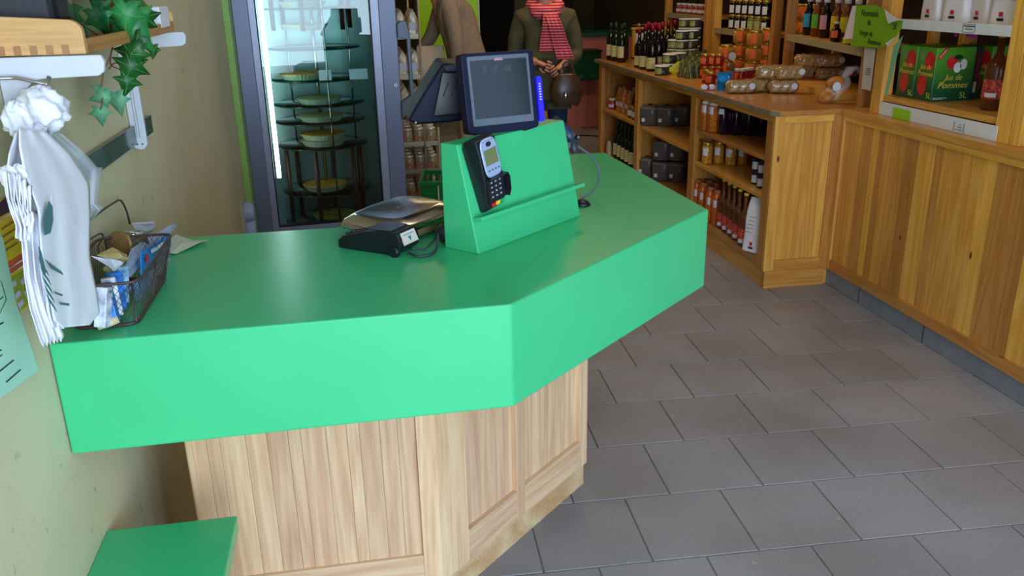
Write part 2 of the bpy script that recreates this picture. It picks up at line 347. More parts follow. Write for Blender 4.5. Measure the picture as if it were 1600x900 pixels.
# ------------------------------------------------------------------ sales counter
ZT, ZU = 0.933, 0.72
PC = (0.2533, 1.475)
top = [(-0.548, 1.462), PC, (0.878, 2.051), (0.839, 2.889), (0.36, 2.889), (0.36, 2.48), (-0.01, 2.11), (-0.548, 2.11)]
ctr = thing('sales_counter', 'green topped sales counter on a pale raw pine base, across the foreground', 'counter', (0, 0, 0))
MB().prism(top, ZU, ZT).obj('countertop', green_top(), ctr, bevel=0.004, label='thick mint green laminate countertop')
A = Vector((-0.431, 1.756)); Bc = Vector((0.119, 1.756)); dB = Vector((0.72, 0.695)).normalized(); Rr = Bc + dB*0.678; 
def panel(parent, origin, ang, length, z0, z1, stiles, rail_b, rail_t, planks, woodf, depth=0.010, thick=0.02, ax='X', gap=0.0008):
    """framed board panel: rails, stiles, and separate upright planks between them, in a local frame along x"""
    M = Matrix.Translation(Vector(origin)) @ rz(ang)
    def put(mb, nm, m, **k): o = mb.obj(nm, m, parent, **k); o.matrix_local = M
    for s0, s1 in stiles: put(MB().box(s0, -0.0, z0, s1, thick, z1), 'stile', woodf('Z'), bevel=0.0012)
    segs = []
    xs = [s for st in stiles for s in st]
    edges = ([0.0] + xs + [length]) if xs else [0.0, length]
    for i in range(0, len(edges)-1, 2):
        if edges[i+1] - edges[i] > 0.012: segs.append((edges[i], edges[i+1]))
    for a, b in segs:
        if rail_b > z0: put(MB().box(a, 0.0005, z0, b, thick, rail_b), 'bottom_rail', woodf('X'), bevel=0.001)
        if rail_t < z1: put(MB().box(a, 0.0005, rail_t, b, thick, z1), 'top_rail', woodf('X'), bevel=0.001)
        x = a
        while x < b - 1e-4:
            wd = planks() if callable(planks) else planks
            e = x + wd if x + wd < b - 0.018 else b
            j = random.uniform(0, 0.0012)
            put(MB().box(x+gap/2, depth+j, rail_b-0.002, e-gap/2, depth+0.012, rail_t+0.002), 'plank', woodf('Z'))
            x = e
# carcass behind the planks
def inset_poly(pts): return pts
MB().prism([(A.x+0.012, A.y+0.03), (Bc.x-0.008, Bc.y+0.03), (Rr.x-0.03, Rr.y+0.01), (Rr.x-0.03, 2.82), (0.42, 2.82), (0.40, 2.5), (0.0, 2.07), (A.x+0.012, 2.07)], 0.12, ZU-0.001).obj('carcass', pale('Z'), ctr)
panel(ctr, (A.x, A.y, 0), 0, (Bc-A).x, 0.11, ZU-0.001, [(0.505, 0.549)], 0.195, ZU-0.002, lambda: random.choice([0.028, 0.04, 0.046, 0.055]), pale)
panel(ctr, (Bc.x, Bc.y, 0), math.atan2(dB.y, dB.x), 0.678, 0.11, ZU-0.001, [(0.0, 0.105), (0.315, 0.352), (0.638, 0.676)], 0.20, ZU-0.002, lambda: random.choice([0.04, 0.055, 0.07]), pale, depth=0.014)
panel(ctr, (Rr.x, Rr.y, 0), math.radians(90), 0.60, 0.11, ZU-0.001, [(0.0, 0.04), (0.56, 0.6)], 0.20, ZU-0.002, 0.07, pale, depth=0.014)
panel(ctr, (A.x, 2.06, 0), math.radians(-90), 0.30, 0.11, ZU-0.001, [], 0.11, ZU-0.002, 0.06, pale, depth=0.004)
kk = 0.035
kp = [(A.x+kk, A.y+kk), (Bc.x-0.014, Bc.y+kk), (0.612, 2.283), (0.612, 2.80), (0.44, 2.80), (0.02, 2.05), (A.x+kk, 2.05)]
MB().prism(kp, 0.0, 0.12).obj('kickboard', wood('kick_pine_X', (228, 200, 152), (206, 160, 108), (190, 136, 84), axis='X', ring=2.5), ctr, bevel=0.001)

# green topped low cabinet by the wall
lc = thing('low_cabinet', 'small low cabinet with green top against the left wall, below the counter', 'cabinet', (-0.43, 1.4, 0))
MB().box(-0.12, -0.22, 0.462, 0.128, 0.158, 0.495).obj('cabinet_top', green_top(), lc, bevel=0.003)
MB().box(-0.12, -0.21, 0.0, 0.120, 0.150, 0.462).obj('carcass', pale('Z'), lc, bevel=0.002)

# ------------------------------------------------------------------ stand on the counter
st = thing('counter_stand', 'green slanted stand with a narrow ledge, at the bend of the counter', 'stand', (0.238, 1.798, ZT), 0)
ab = Vector((0.302, 0.272)); LN = ab.length; ua = ab.normalized(); ang = math.atan2(ua.y, ua.x)
un = Vector((-ua.y, ua.x))
BD = 0.1; HT = 0.238
Ms = rz(ang)
prof = [(0.0, 0.0), (BD, 0.0), (BD, HT), (0.052, HT)]
mb = MB(); mb.prism(prof, 0.0, LN, ax='X', M=Ms); mb.obj('body', green_top(), st, bevel=0.0025)
# ledge on the slanted face
sl = Vector((0.052, HT)).normalized(); 
def onsl(t, off=0.0):
    p = Vector((0.052, HT)) * t; nrm = Vector((-sl.y, sl.x)); return p + nrm*off
q0 = onsl(0.30, 0); q1 = onsl(0.30, 0.026); q2 = onsl(0.335, 0.026); q3 = onsl(0.335, 0)
MB().prism([tuple(q0), tuple(q1), tuple(q2), tuple(q3)], 0.004, LN+0.006, ax='X', M=Ms).obj('ledge', green_top(), st, bevel=0.001)
Mslope = Matrix.Translation((0.238, 1.798, ZT)) @ Ms @ Matrix.Translation((0, 0, 0))   # world frame of the slope: x along, then (y,z) profile

# ------------------------------------------------------------------ card terminal on the slope (local: x across, y up the slope, z out)
def slope_frame(along, t, rot=0.0, off=0.0):
    p = onsl(t, off); o = Mslope @ Vector((along, p.x, p.y)); xa = (Mslope.to_3x3() @ Vector((1, 0, 0))); ya = Mslope.to_3x3() @ Vector((0, sl.x, sl.y))
    return frame(o, xa, ya) @ rz(rot)
def terminal(name, label, M, plate=False):
    t = thing(name, label, 'card terminal'); t.matrix_world = M
    def outline(y, w0=0.036):   # half width along length y in -0.085..0.085
        return 0.036 if y > -0.02 else 0.039
    # tapered body: side profile extruded, thick at the top, thin at the keypad
    prof = [(-0.085, 0.004), (-0.082, 0.0), (0.070, 0.0), (0.086, 0.010), (0.088, 0.030), (0.080, 0.046), (0.040, 0.046), (-0.010, 0.040), (-0.070, 0.026), (-0.084, 0.016)]
    MB().prism(prof, -0.036, 0.036, ax='X').obj('body', M_BLACK, t, bevel=0.005)
    if not plate:
        T = Matrix.Translation((0, 0.036, 0.0465)) @ Matrix.Rotation(math.radians(3), 4, 'X')
        MB().lathe([(0.030, 0), (0.030, 0.0018), (0.028, 0.0028)], 28, T, sx=1.0, sy=1.5, ex=4.5).obj('display_bezel', mat('silver_blue_plastic', (168, 184, 214), rough=0.3, metal=0.2), t)
        MB().box(-0.023, -0.016, 0.0028, 0.023, 0.020, 0.0036, T).obj('display', mat('lcd_olive', (120, 122, 84), rough=0.15), t)
        MB().lathe([(0.0075, 0.0028), (0.0075, 0.0036)], 18, T @ tr(0, 0.031, 0), sx=1.3, sy=0.75).obj('emblem', M_INK, t)
        mb = MB()
        for k in range(4): mb.box(-0.02+k*0.012, -0.030, 0.0028, -0.015+k*0.012, -0.027, 0.0033, T); mb.box(-0.018+k*0.0105, 0.0385, 0.0028, -0.0145+k*0.0105, 0.040, 0.0033, T)
        mb.obj('bezel_icons', M_INK, t)
        # hood round the keypad
        K = Matrix.Translation((0.001, -0.038, 0.0345)) @ Matrix.Rotation(math.radians(11.5), 4, 'X')
        hw = []
        for a, h in [(-0.037, 0.010), (-0.031, 0.012)]: pass
        mb = MB()
        pts = [(-0.030, 0.030), (0.036, 0.030), (0.043, 0.018), (0.042, -0.014), (0.034, -0.028)]
        for (x0, y0), (x1, y1) in zip(pts, pts[1:]):
            dx, dy = x1-x0, y1-y0; l = math.hypot(dx, dy); n = (-dy/l*0.003, dx/l*0.003)
            mb.prism([(x0, y0), (x1, y1), (x1-n[0], y1-n[1]), (x0-n[0], y0-n[1])], -0.004, 0.015, M=K)
        mb.obj('keypad_hood', M_BLACK, t)
        MB().box(-0.030, -0.030, -0.004, 0.034, 0.030, 0.0015, K).obj('keypad_plate', M_BLACK, t)
        kb = None
        for r in range(4):
            for c in range(3):
                MB().box(-0.022+c*0.016, 0.014-r*0.0115, 0.0012, -0.010+c*0.016, 0.022-r*0.0115, 0.0034, K).obj('key', M_DARK, t, bevel=0.0008)
        mb = MB()
        for r in range(4):
            for c in range(3): mb.box(-0.018+c*0.016, 0.0165-r*0.0115, 0.0034, -0.014+c*0.016, 0.0195-r*0.0115, 0.0037, K)
        mb.obj('key_digits', mat('key_print', (190, 205, 235), rough=0.6), t)
        for k, (c, nm) in enumerate([((214, 32, 40), 'red'), ((240, 196, 60), 'yellow'), ((20, 160, 90), 'green')]):
            MB().box(-0.022+k*0.0165, -0.040, 0.0005, -0.008+k*0.0165, -0.031, 0.004, K).obj('key', mat(nm + '_key', c, rough=0.4), t, bevel=0.001, label=nm + ' key')
    else:
        T = Matrix.Translation((0, 0.0835, 0.030)) @ Matrix.Rotation(math.radians(-62), 4, 'X')
        MB().box(-0.026, -0.012, 0.002, 0.026, 0.013, 0.0045, T).obj('name_plate', mat('plate_cream', (228, 208, 190), rough=0.4), t)
        MB().prism([(-0.006, -0.001), (0.006, -0.001), (0.0, 0.009)], 0.0045, 0.0052, M=T).obj('emblem', mat('emblem_teal', (40, 130, 150), rough=0.4), t)
        mb = MB(); 
        for k in range(9): mb.box(-0.019+k*0.0043, -0.007, 0.0045, -0.0163+k*0.0043, -0.0045, 0.005, T)
        mb.obj('plate_print', mat('plate_print_teal', (70, 150, 160), rough=0.5), t)
        MB().box(-0.030, 0.0, 0.0462, 0.030, 0.062, 0.0485).obj('paper_cover', mat('gloss_cover', (70, 78, 88), rough=0.18), t, bevel=0.001)
        mb = MB()
        for k in range(12): mb.box(-0.024+(k%3)*0.018, -0.07+(k//3)*0.014, 0.022+(k//3)*0.003, -0.012+(k%3)*0.018, -0.060+(k//3)*0.014, 0.030+(k//3)*0.003)
        mb.obj('keypad', M_DARK, t)
        MB().lathe([(0.010, 0), (0.012, 0.006), (0.010, 0.014)], 16, tr(0.030, 0.074, 0.008) @ Matrix.Rotation(PI/2, 4, 'Y')).obj('hinge', M_BLACK, t)
    return t
terminal('card_terminal', 'black card terminal with silver display bezel, upright on the slanted green stand', slope_frame(0.054, 0.700, math.radians(7.5), 0.001) @ Matrix.Scale(0.94, 4))
# second terminal lying on the counter, its paper end toward the stand
u2 = (Vector((0.072, 1.872)) - Vector((-0.035, 1.955))).to_3d().normalized()
c2 = Vector((0.022, 1.903, ZT+0.001))
terminal('card_terminal', 'black card terminal lying flat on the counter beside the weighing scale', frame(c2, Vector((u2.y*-1, u2.x, 0))*-1, u2) @ Matrix.Diagonal((1.05, 1.0, 1.15, 1)), plate=True)
# its cable
cb = [Vector((0.085, 1.822, ZT+0.010)), Vector((0.105, 1.800, ZT+0.006)), Vector((0.135, 1.808, ZT+0.006)), Vector((0.150, 1.835, ZT+0.012)), Vector((0.155, 1.862, ZT+0.030)), Vector((0.158, 1.885, ZT+0.028))]
cb2 = [Vector((0.095, 1.835, ZT+0.014)), Vector((0.12, 1.835, ZT+0.010)), Vector((0.14, 1.852, ZT+0.018)), Vector((0.152, 1.878, ZT+0.024))]
def smooth(pts, n=8):
    pts = [Vector(p) for p in pts]
    out = []; P = [pts[0]] + list(pts) + [pts[-1]]
    for i in range(1, len(P)-2):
        for k in range(n):
            t = k/n; a, b, c, d = P[i-1], P[i], P[i+1], P[i+2]
            out.append(0.5*((2*b) + (c-a)*t + (2*a-5*b+4*c-d)*t*t + (3*b-a-3*c+d)*t**3))
    out.append(pts[-1]); return out
tag(MB().tube(smooth(cb), 0.0034, 8).tube(smooth(cb2), 0.0026, 8).obj('terminal_cable', M_DARK), 'dark grey cable curling from the flat card terminal to behind the stand', 'cable')
tag(MB().ell((0.182, 1.903, ZT+0.025), 0.030, 0.022, 0.024, 18, 10).obj('power_adapter', M_BLACK), 'black rounded adapter tucked between the scale and the green stand', 'adapter')

# ------------------------------------------------------------------ weighing scale with a polished pan
sc = thing('weighing_scale', 'weighing scale with polished steel pan, beside the left of the green stand', 'scale', (0.082, 2.035, ZT), 0)
pp = [at(545, 342, z=0.985), at(600, 318, z=0.99), at(688, 300, z=0.99), at(750, 300, z=0.99), at(700, 352, z=0.985), at(640, 362, z=0.985), at(548, 352, z=0.98)]
cen = sum((Vector((p.x, p.y)) for p in pp), Vector((0, 0))) / len(pp)
def pan(u, v):
    a = 2*PI*u; ex = 4.0; c, q = math.cos(a), math.sin(a); c = math.copysign(abs(c)**(2/ex), c); q = math.copysign(abs(q)**(2/ex), q)
    r = v; L2, W2 = 0.140, 0.105
    x, y = c*r*L2, q*r*W2
    z = 0.060 - 0.022*max(0, r-0.72)/0.28*(r > 0.72) + 0.010*math.sin(x*12)*(1-r)
    if r > 0.97: z -= 0.006
    return (x, y, z)
Mp = rz(math.radians(46))
MB().grid(pan, 48, 14, Mp, closeu=True).obj('pan', M_STEEL, sc, solid=0.0012)
MB().lathe([(0.105, 0.004), (0.115, 0.012), (0.118, 0.030), (0.105, 0.036), (0.03, 0.040), (0.03, 0.058)], 32, Mp, sx=1.0, sy=0.76, ex=4).obj('body', mat('beige_scale_body', (150, 120, 84), rough=0.4), sc)
for sx in (-1, 1):
    for sy in (-1, 1): MB().lathe([(0.009, 0), (0.011, 0.003), (0.011, 0.006)], 12, Mp @ tr(sx*0.085, sy*0.06, 0)).obj('foot', M_BLACK, sc)

# ------------------------------------------------------------------ till screen facing the customer, on top of the stand
ms = Matrix.Translation((0.238, 1.798, ZT)) @ Ms
bl = Vector((0.062, 0.052, 0.236)) ; 
mon = thing('till_screen', 'navy framed touch screen standing on the green stand, dark display facing forward', 'monitor')
MW, MH = 0.240, 0.226
mon.matrix_world = Matrix.Translation(ms @ Vector((0.193, 0.074, 0.240))) @ rz(ang - math.radians(22)) @ Matrix.Rotation(math.radians(-9), 4, 'X')
def rrect(w, h, r, n=4, bow=0):
    out = []
    for cx, cy, a0 in ((w/2-r, h-r, 0), (-w/2+r, h-r, 90), (-w/2+r, r, 180), (w/2-r, r, 270)):
        for k in range(n+1):
            a = math.radians(a0 + 90*k/n); out.append((cx + r*math.cos(a), cy + r*math.sin(a)))
    if bow:
        i = out.index(min(out, key=lambda p: (p[1], p[0])))
        o2 = []
        for k, p in enumerate(out):
            o2.append(p)
            if k == 3*(n+1)-1:
                for j in range(1, 8):
                    t = j/8; o2.append((-w/2+r + (w-2*r)*t, -bow*4*t*(1-t)))
        out = o2
    return out
M_SCR = mat('screen_glass', (30, 34, 34), rough=0.12, var=0.02)
S = 0.79
MB().prism([(x*S, y*S) for x, y in rrect(MW, MH, 0.010, bow=0.012)], -0.004, 0.026, ax='Y').obj('housing', M_NAVY, mon, bevel=0.003)
MB().prism([(x*S, y*S+0.016) for x, y in rrect(MW-0.036, MH-0.030, 0.004)], -0.0052, -0.003, ax='Y').obj('bezel', mat('grey_bezel', (92, 100, 108), rough=0.4), mon)
MB().prism([(x*S, y*S+0.032) for x, y in rrect(MW-0.054, MH-0.062, 0.002)], -0.0062, -0.004, ax='Y').obj('display', M_SCR, mon)
mb = MB()
for x0, x1 in ((-0.045, -0.034), (-0.018, -0.004), (0.012, 0.030)): mb.box(x0, -0.0068, 0.133, x1, -0.006, 0.148)
mb.obj('screen_icons', mat('icon_grey', (58, 60, 62), rough=0.3), mon)
MB().box(-0.012, -0.0068, 0.159, 0.010, -0.0050, 0.165).obj('badge', mat('badge_pink', (170, 130, 140), rough=0.4), mon)
MB().box(0.056, -0.0068, 0.021, 0.066, -0.0050, 0.027).obj('badge', mat('badge_mauve', (128, 92, 110), rough=0.4), mon)
MB().box(-0.075, 0.026, 0.02, 0.075, 0.045, 0.145).obj('back_cover', M_NAVY, mon, bevel=0.006)
# blue lit card reader on the screen's right edge
rd = MB().prism(rrect(0.014, 0.105, 0.006), -0.008, 0.010, ax='Y').obj('side_reader', mat('blue_gloss', (40, 30, 230), rough=0.2, emit=0.35), mon, label='glossy bright blue card reader strip')
rd.location = (MW*S/2+0.010, 0.004, 0.012)
mb = MB()
for k in range(7): mb.box(-0.0025, -0.0090, 0.050+k*0.006, 0.0025, -0.008, 0.053+k*0.006)
mb.obj('light_dots', mat('reader_dots', (200, 200, 250), rough=0.3), rd)
# second screen, back towards us
m2 = thing('cashier_screen', 'dark navy touch screen seen from behind, leaning left of the till screen', 'monitor')
m2.matrix_world = Matrix.Translation((0.265, 2.20, 1.168)) @ rz(math.radians(180+28)) @ Matrix.Rotation(math.radians(90), 4, 'Z')
P0, P1, P2, P3 = [at(*p, y=2.16) for p in ((637, 186), (690, 98), (742, 100), (745, 184))]
m2.matrix_world = Matrix.Identity(4); m2.location = (0.2, 2.2, 1.17)
def loc2(p, y): q = at(*p, y=y); return (q.x-0.2, q.z-1.17)
pr = [loc2(p, 2.16) for p in ((636, 187), (662, 142), (690, 98), (700, 98), (735, 100), (742, 184), (700, 190), (650, 193))]
MB().prism(pr, -0.06, 0.12, ax='Y').obj('housing', M_NAVY, m2, bevel=0.006)
pr = [loc2(p, 2.14) for p in ((690, 112), (733, 114), (733, 176), (676, 182))]
MB().prism(pr, -0.068, -0.055, ax='Y').obj('back_recess', M_BLACK, m2, bevel=0.003)
pr = [loc2(p, 2.13) for p in ((692, 103), (730, 100), (730, 110), (697, 112))]
MB().prism(pr, -0.075, -0.055, ax='Y').obj('cable_cover', mat('slate_plastic', (40, 40, 56), rough=0.5), m2, bevel=0.002)
mb = MB()
for k in range(3): 
    a, b = loc2((692+k*12, 150), 2.14), loc2((700+k*12, 128), 2.14); mb.tube([(a[0], -0.070, a[1]), (b[0], -0.070, b[1])], 0.0012, 6)
mb.obj('vent_ribs', M_DARK, m2)
MB().box(0.100, -0.03, -0.235, 0.150, 0.02, 0.03).obj('neck', M_BLACK, m2, bevel=0.004)
MB().ell((-0.062, -0.064, 0.008), 0.0025, 0.0025, 0.0025, 8, 6).obj('power_light', M_WHITE, m2)
for nm in ():
    pass

# ------------------------------------------------------------------ barcode scanner behind the stand
bs = thing('barcode_scanner', 'dark blue grey hand scanner hanging off the right side of the green stand', 'scanner', (0, 0, 0))
YS = 2.24
sp = [at(x, y, y=YS) for x, y in ((866, 190), (880, 205), (895, 222))]
MB().tube([at(862, 188, y=YS), at(872, 198, y=YS), at(884, 208, y=YS), at(893, 216, y=YS)], [0.018, 0.021, 0.020, 0.015], 14).obj('head', mat('scanner_blue_grey', (44, 58, 82), rough=0.35), bs)
MB().tube([at(889, 214, y=YS), at(895, 226, y=YS), at(898, 238, y=YS)], [0.015, 0.014, 0.009], 12).obj('grip', M_DARK, bs)
MB().lathe([(0.004, -0.006), (0.0075, -0.003), (0.0075, 0.003), (0.004, 0.006)], 14, Matrix.Translation(at(903, 214, y=YS)) @ Matrix.Rotation(PI/2, 4, 'X')).obj('knob', M_BLACK, bs)
MB().box(*(at(884, 228, y=YS) - Vector((0.004, 0.016, 0.004))), *(at(888, 222, y=YS) + Vector((0.002, -0.010, 0.002)))).obj('trigger', M_DARK, bs)
cpts = [at(901, 228, y=2.24), at(915, 237, y=2.245), at(928, 250, y=2.25), at(936, 270, y=2.25), at(934, 288, y=2.25), at(924, 301, y=2.24), at(912, 308, y=2.225), at(904, 313, y=2.21)]
MB().tube(smooth(cpts), 0.0028, 8).obj('cable', M_CORD, bs)
bp = at(909, 321, z=ZT)
MB().lathe([(0.026, 0), (0.027, 0.004), (0.018, 0.012), (0.006, 0.017), (0, 0.018)], 24, Matrix.Translation(bp), sx=0.9, sy=0.8).obj('cable_foot', M_BLACK, bs)

# ------------------------------------------------------------------ left wall: shelf box, brackets, bars
XW = X0
tray = thing('wall_shelf', 'beech box shelf with finger joints on white brackets, high on left wall', 'shelf', (XW, 1.5, 1.40))
beech = wood('beech_X', (224, 176, 116), (214, 164, 104), (196, 142, 84), axis='X', ring=4, randv=0.03)
beech2 = wood('beech_Y', (196, 142, 84), (184, 128, 72), (160, 104, 56), axis='Y', ring=5, randv=0.03)
def endboard(y):
    pr = [(0.001, 0.004), (0.134, 0.004), (0.134, 0.036)]
    for k in range(1, 6):
        a = math.radians(90*k/5); pr.append((0.134-0.020*(1-math.cos(a)), 0.036+0.020*math.sin(a)))
    pr += [(0.001, 0.064)]
    return MB().prism(pr, y, y+0.014, ax='Y').obj('end_board', beech, tray, bevel=0.001)
endboard(0.0); endboard(0.745)
MB().box(0.001, 0.014, 0.004, 0.134, 0.745, 0.016).obj('bottom_board', beech2, tray)
MB().box(0.127, 0.014, 0.016, 0.134, 0.745, 0.026).obj('front_lip', beech2, tray)
mb = MB()
for k in range(5): mb.box(0.006+k*0.0235, -0.0008, 0.0045, 0.0165+k*0.0235, 0.0004, 0.0185)
mb.obj('finger_joints', mat('end_grain', (168, 118, 76), rough=0.5), tray)
M_BRK = mat('bracket_white_lacquer', (206, 208, 214), rough=0.35, var=0.03)
for y, zb in ((0.0, -0.115), (0.735, -0.272)):
    pr = [(0.001, 0.002), (0.155, 0.002), (0.160, -0.008), (0.157, -0.024), (0.148, -0.030), (0.065, -0.032)]
    for k in range(1, 6):
        a = math.radians(90*k/5); pr.append((0.065-0.030*math.sin(a), -0.062+0.030*math.cos(a)))
    pr += [(0.035, zb+0.012), (0.028, zb+0.002), (0.018, zb), (0.006, zb+0.004), (0.001, zb+0.012)]
    br = MB().prism(pr, y-0.004, y+0.008, ax='Y').obj('bracket', M_BRK, tray, bevel=0.0015)
    MB().box(0.014, y-0.0048, zb+0.03, 0.0155, y-0.004, -0.06).box(0.020, y-0.0048, zb+0.03, 0.0215, y-0.004, -0.06).obj('groove', mat('groove_grey', (150, 152, 160), rough=0.6), br)
    MB().lathe([(0.0022, 0), (0.0022, 0.0008)], 8, tr(0.012, y-0.0042, zb+0.014) @ Matrix.Rotation(PI/2, 4, 'X')).lathe([(0.0022, 0), (0.0022, 0.0008)], 8, tr(0.024, y-0.0042, zb+0.014) @ Matrix.Rotation(PI/2, 4, 'X')).obj('screw_hole', M_INK, br)
bar = MB().box(0.001, 0, 0, 0.012, 0.62, 0.045).obj('wall_bar', mat('green_glass_strip', (70, 96, 80), rough=0.15, var=0.35, scale=12), None, bevel=0.001, loc=(XW, 1.80, 1.142))
tag(bar, 'dark green glossy bar fixed along the left wall behind the bracket', 'bar')
# things on the wall shelf
cbx = thing('clear_box', 'clear plastic box on the wall shelf behind the ivy', 'box', (XW+0.06, 1.66, 1.417))
clear = pane_mat('clear_plastic', (226, 232, 234), rough=0.08)
MB().prism(rrect(0.10, 0.14, 0.01), -0.10, 0.10, ax='Y').obj('shell', clear, cbx)
MB().box(-0.055, -0.105, 0.14, 0.055, 0.105, 0.148).obj('rim', clear, cbx)
gb = MB().box(-0.04, -0.09, 0.0, 0.04, 0.09, 0.13).obj('grey_box', mat('dark_fabric_box', (58, 58, 62), rough=0.8, bump=0.4, scale=80), None, bevel=0.004, loc=(XW+0.044, 1.585, 1.417)); gb.scale = (0.9, 0.6, 1)
tag(gb, 'dark grey fabric box standing at the near end of the wall shelf', 'box')
wb = MB().box(-0.05, -0.05, 0.0, 0.05, 0.05, 0.045).obj('white_carton', M_WHITE, None, bevel=0.002, loc=(XW+0.085, 2.15, 1.417))
tag(wb, 'small white carton at the far end of the wall shelf', 'box')

# ivy plant
iv = thing('ivy_plant', 'ivy plant with trailing green leaves hanging over the wall shelf', 'plant', (XW+0.09, 1.92, 1.417))
MB().lathe([(0.030, 0), (0.045, 0.07), (0.047, 0.075), (0.042, 0.075), (0.028, 0.01)], 20).obj('pot', mat('terracotta', (150, 84, 56), rough=0.7), iv)
MB().ell((0, 0, 0.07), 0.040, 0.040, 0.01, 14, 6).obj('soil', mat('soil', (46, 34, 26), rough=0.95, bump=0.6), iv)
LG = [mat('ivy_green', (44, 124, 62), rough=0.4, var=0.35, scale=40), mat('ivy_dark', (30, 88, 30), rough=0.4, var=0.3, scale=40), mat('ivy_light', (106, 176, 104), rough=0.45, var=0.25, scale=40), mat('ivy_grey', (96, 156, 116), rough=0.5, var=0.2, scale=40)]
def leaf(px, py, y, size, rot, m, tilt=0.0, yaw=0.0, nm='leaf'):
    size *= 1.22
    out = [(0, -0.30), (0.10, -0.38), (0.34, -0.40), (0.26, -0.18), (0.56, -0.02), (0.30, 0.10), (0.22, 0.22), (0.0, 0.62), (-0.22, 0.22), (-0.30, 0.10), (-0.56, -0.02), (-0.26, -0.18), (-0.34, -0.40), (-0.10, -0.38)]
    c = at(px, py, y=y)
    v = [(0, 0, 0.02)] + [(a*size, b*size, -0.10*size*(abs(a)*1.4) - 0.12*size*b*b + 0.0) for a, b in out]
    n = len(out); f = [(0, 1+i, 1+(i+1) % n) for i in range(n)]
    v[0] = (0, 0, 0.03*size)
    # leaf plane faces the room, then tilts
    M = Matrix.Translation(c - iv.location) @ rz(yaw) @ Matrix.Rotation(PI/2 + tilt, 4, 'X') @ rz(rot)
    o = MB().add(v, f, M, True).obj(nm, m, iv, solid=0.0006)
    # veins
    mb = MB()
    for k in (8, 5, 11, 3, 13): 
        e = v[k]; mb.tube([M @ Vector((0, 0, 0.035*size)), M @ (Vector(e)*0.85 + Vector((0, 0, 0.012*size)))], 0.0004, 4)
    mb.obj('vein', LG[2], o)
    return c
D = math.radians
leaf(103, 22, 1.74, 0.052, D(150), LG[2], 0.1, 0.1)
leaf(122, 62, 1.74, 0.046, D(110), LG[3], -0.3, 0.3)
leaf(153, 30, 1.78, 0.052, D(200), LG[0], 0.2, -0.3)
leaf(158, 14, 1.80, 0.040, D(40), LG[0], 0.3, 0.4)
leaf(203, 38, 1.80, 0.082, D(215), LG[0], -0.1, 0.05)
leaf(196, 24, 1.78, 0.060, D(170), LG[0], 0.15, 0.1)
leaf(225, 26, 1.82, 0.055, D(10), LG[1], 0.2, 0.6)
leaf(212, 68, 1.80, 0.050, D(190), LG[1], 0.1, -0.5)
leaf(205, 84, 1.80, 0.058, D(170), LG[1], 0.2, -0.3)
leaf(205, 105, 1.80, 0.055, D(150), LG[1], 0.1, 0.3)
leaf(200, 128, 1.80, 0.042, D(160), LG[1], 0.1, 0.4)
leaf(240, 78, 1.84, 0.026, D(170), LG[1], 0.1, 0.7)
leaf(160, 152, 1.80, 0.036, D(100), LG[3], 0.2, 0.1)
leaf(183, 158, 1.80, 0.042, D(185), LG[3], 0.1, -0.2)
leaf(157, 178, 1.80, 0.034, D(180), LG[3], 0.1, 0.2)
leaf(155, 140, 1.80, 0.022, D(60), LG[3], 0.1, 0.2)
M_STEM = mat('ivy_stem', (120, 60, 44), rough=0.5)
def stem(pts): MB().tube(smooth([at(a, b, y=c)-iv.location for a, b, c in pts], 5), 0.0013, 6).obj('stem', M_STEM, iv)
stem([(176, 40, 1.86), (177, 62, 1.83), (172, 88, 1.80), (162, 112, 1.80), (158, 138, 1.80)])
stem([(180, 60, 1.86), (172, 98, 1.81), (186, 108, 1.80), (196, 118, 1.80)])
stem([(200, 50, 1.85), (228, 62, 1.83), (240, 74, 1.84)]); stem([(190, 100, 1.81), (178, 99, 1.81), (170, 108, 1.80)])
stem([(150, 14, 1.80), (170, 34, 1.84), (196, 30, 1.80)]); stem([(103, 22, 1.75), (130, 40, 1.78), (160, 60, 1.83)]); stem([(158, 138, 1.80), (160, 155, 1.80), (157, 172, 1.80)])

# ------------------------------------------------------------------ bundle of white carrier bags
def sheet(rows, xp, nu=24, nv=30, amp=0.006, freq=3.0, seed=0, jit=0.0, curl=0.0):
    rr = random.Random(seed); ph1 = rr.uniform(0, 6); ph2 = rr.uniform(0, 6)
    n = len(rows)
    def row(v):
        t = v*(n-1); i = min(int(t), n-2); k = t-i; k = k*k*(3-2*k)*0.5 + k*0.5
        return [rows[i][j]*(1-k)+rows[i+1][j]*k for j in range(4)]
    def fn(u, v):
        a = row(v); px = a[0]*(1-u)+a[2]*u; py = a[1]*(1-u)+a[3]*u
        x = xp + amp*math.sin(freq*2*PI*u+ph1+1.3*math.sin(3*v+ph2)) + 0.4*amp*math.sin(freq*4.7*u+9*v+ph2) + curl*(u-0.5)**2
        p = at(px, py, x=x)
        if jit: p.z += jit*math.sin(37*u+ph1)*(v > 0.96)
        return tuple(p)
    return MB().grid(fn, nu, nv)
def bagmat(name, c, tr_):
    m = mat(name, c, rough=0.42, var=0.02, trans=0.0, bump=1.0, scale=10, bscale=24, spec=0.4)
    N = m.node_tree.nodes; L = m.node_tree.links; P = N['Principled BSDF']
    P.inputs['Alpha'].default_value = tr_
    P.inputs['Subsurface Weight'].default_value = 0.15; P.inputs['Subsurface Radius'].default_value = (0.01, 0.01, 0.01)
    return m
M_BAG = bagmat('white_film', (244, 244, 250), 1.0); M_BAG2 = bagmat('thin_film', (226, 232, 240), 0.45)
bag = thing('carrier_bag', 'bundle of white carrier bags hanging from the near shelf bracket', 'bag', (XW+0.03, 1.48, 1.36))
def bobj(mb, nm, m=M_BAG, solid=0.0008, lab=None):
    o = mb.obj(nm, m, bag, solid=solid, label=lab)
    for v in o.data.vertices: v.co -= bag.location
    return o
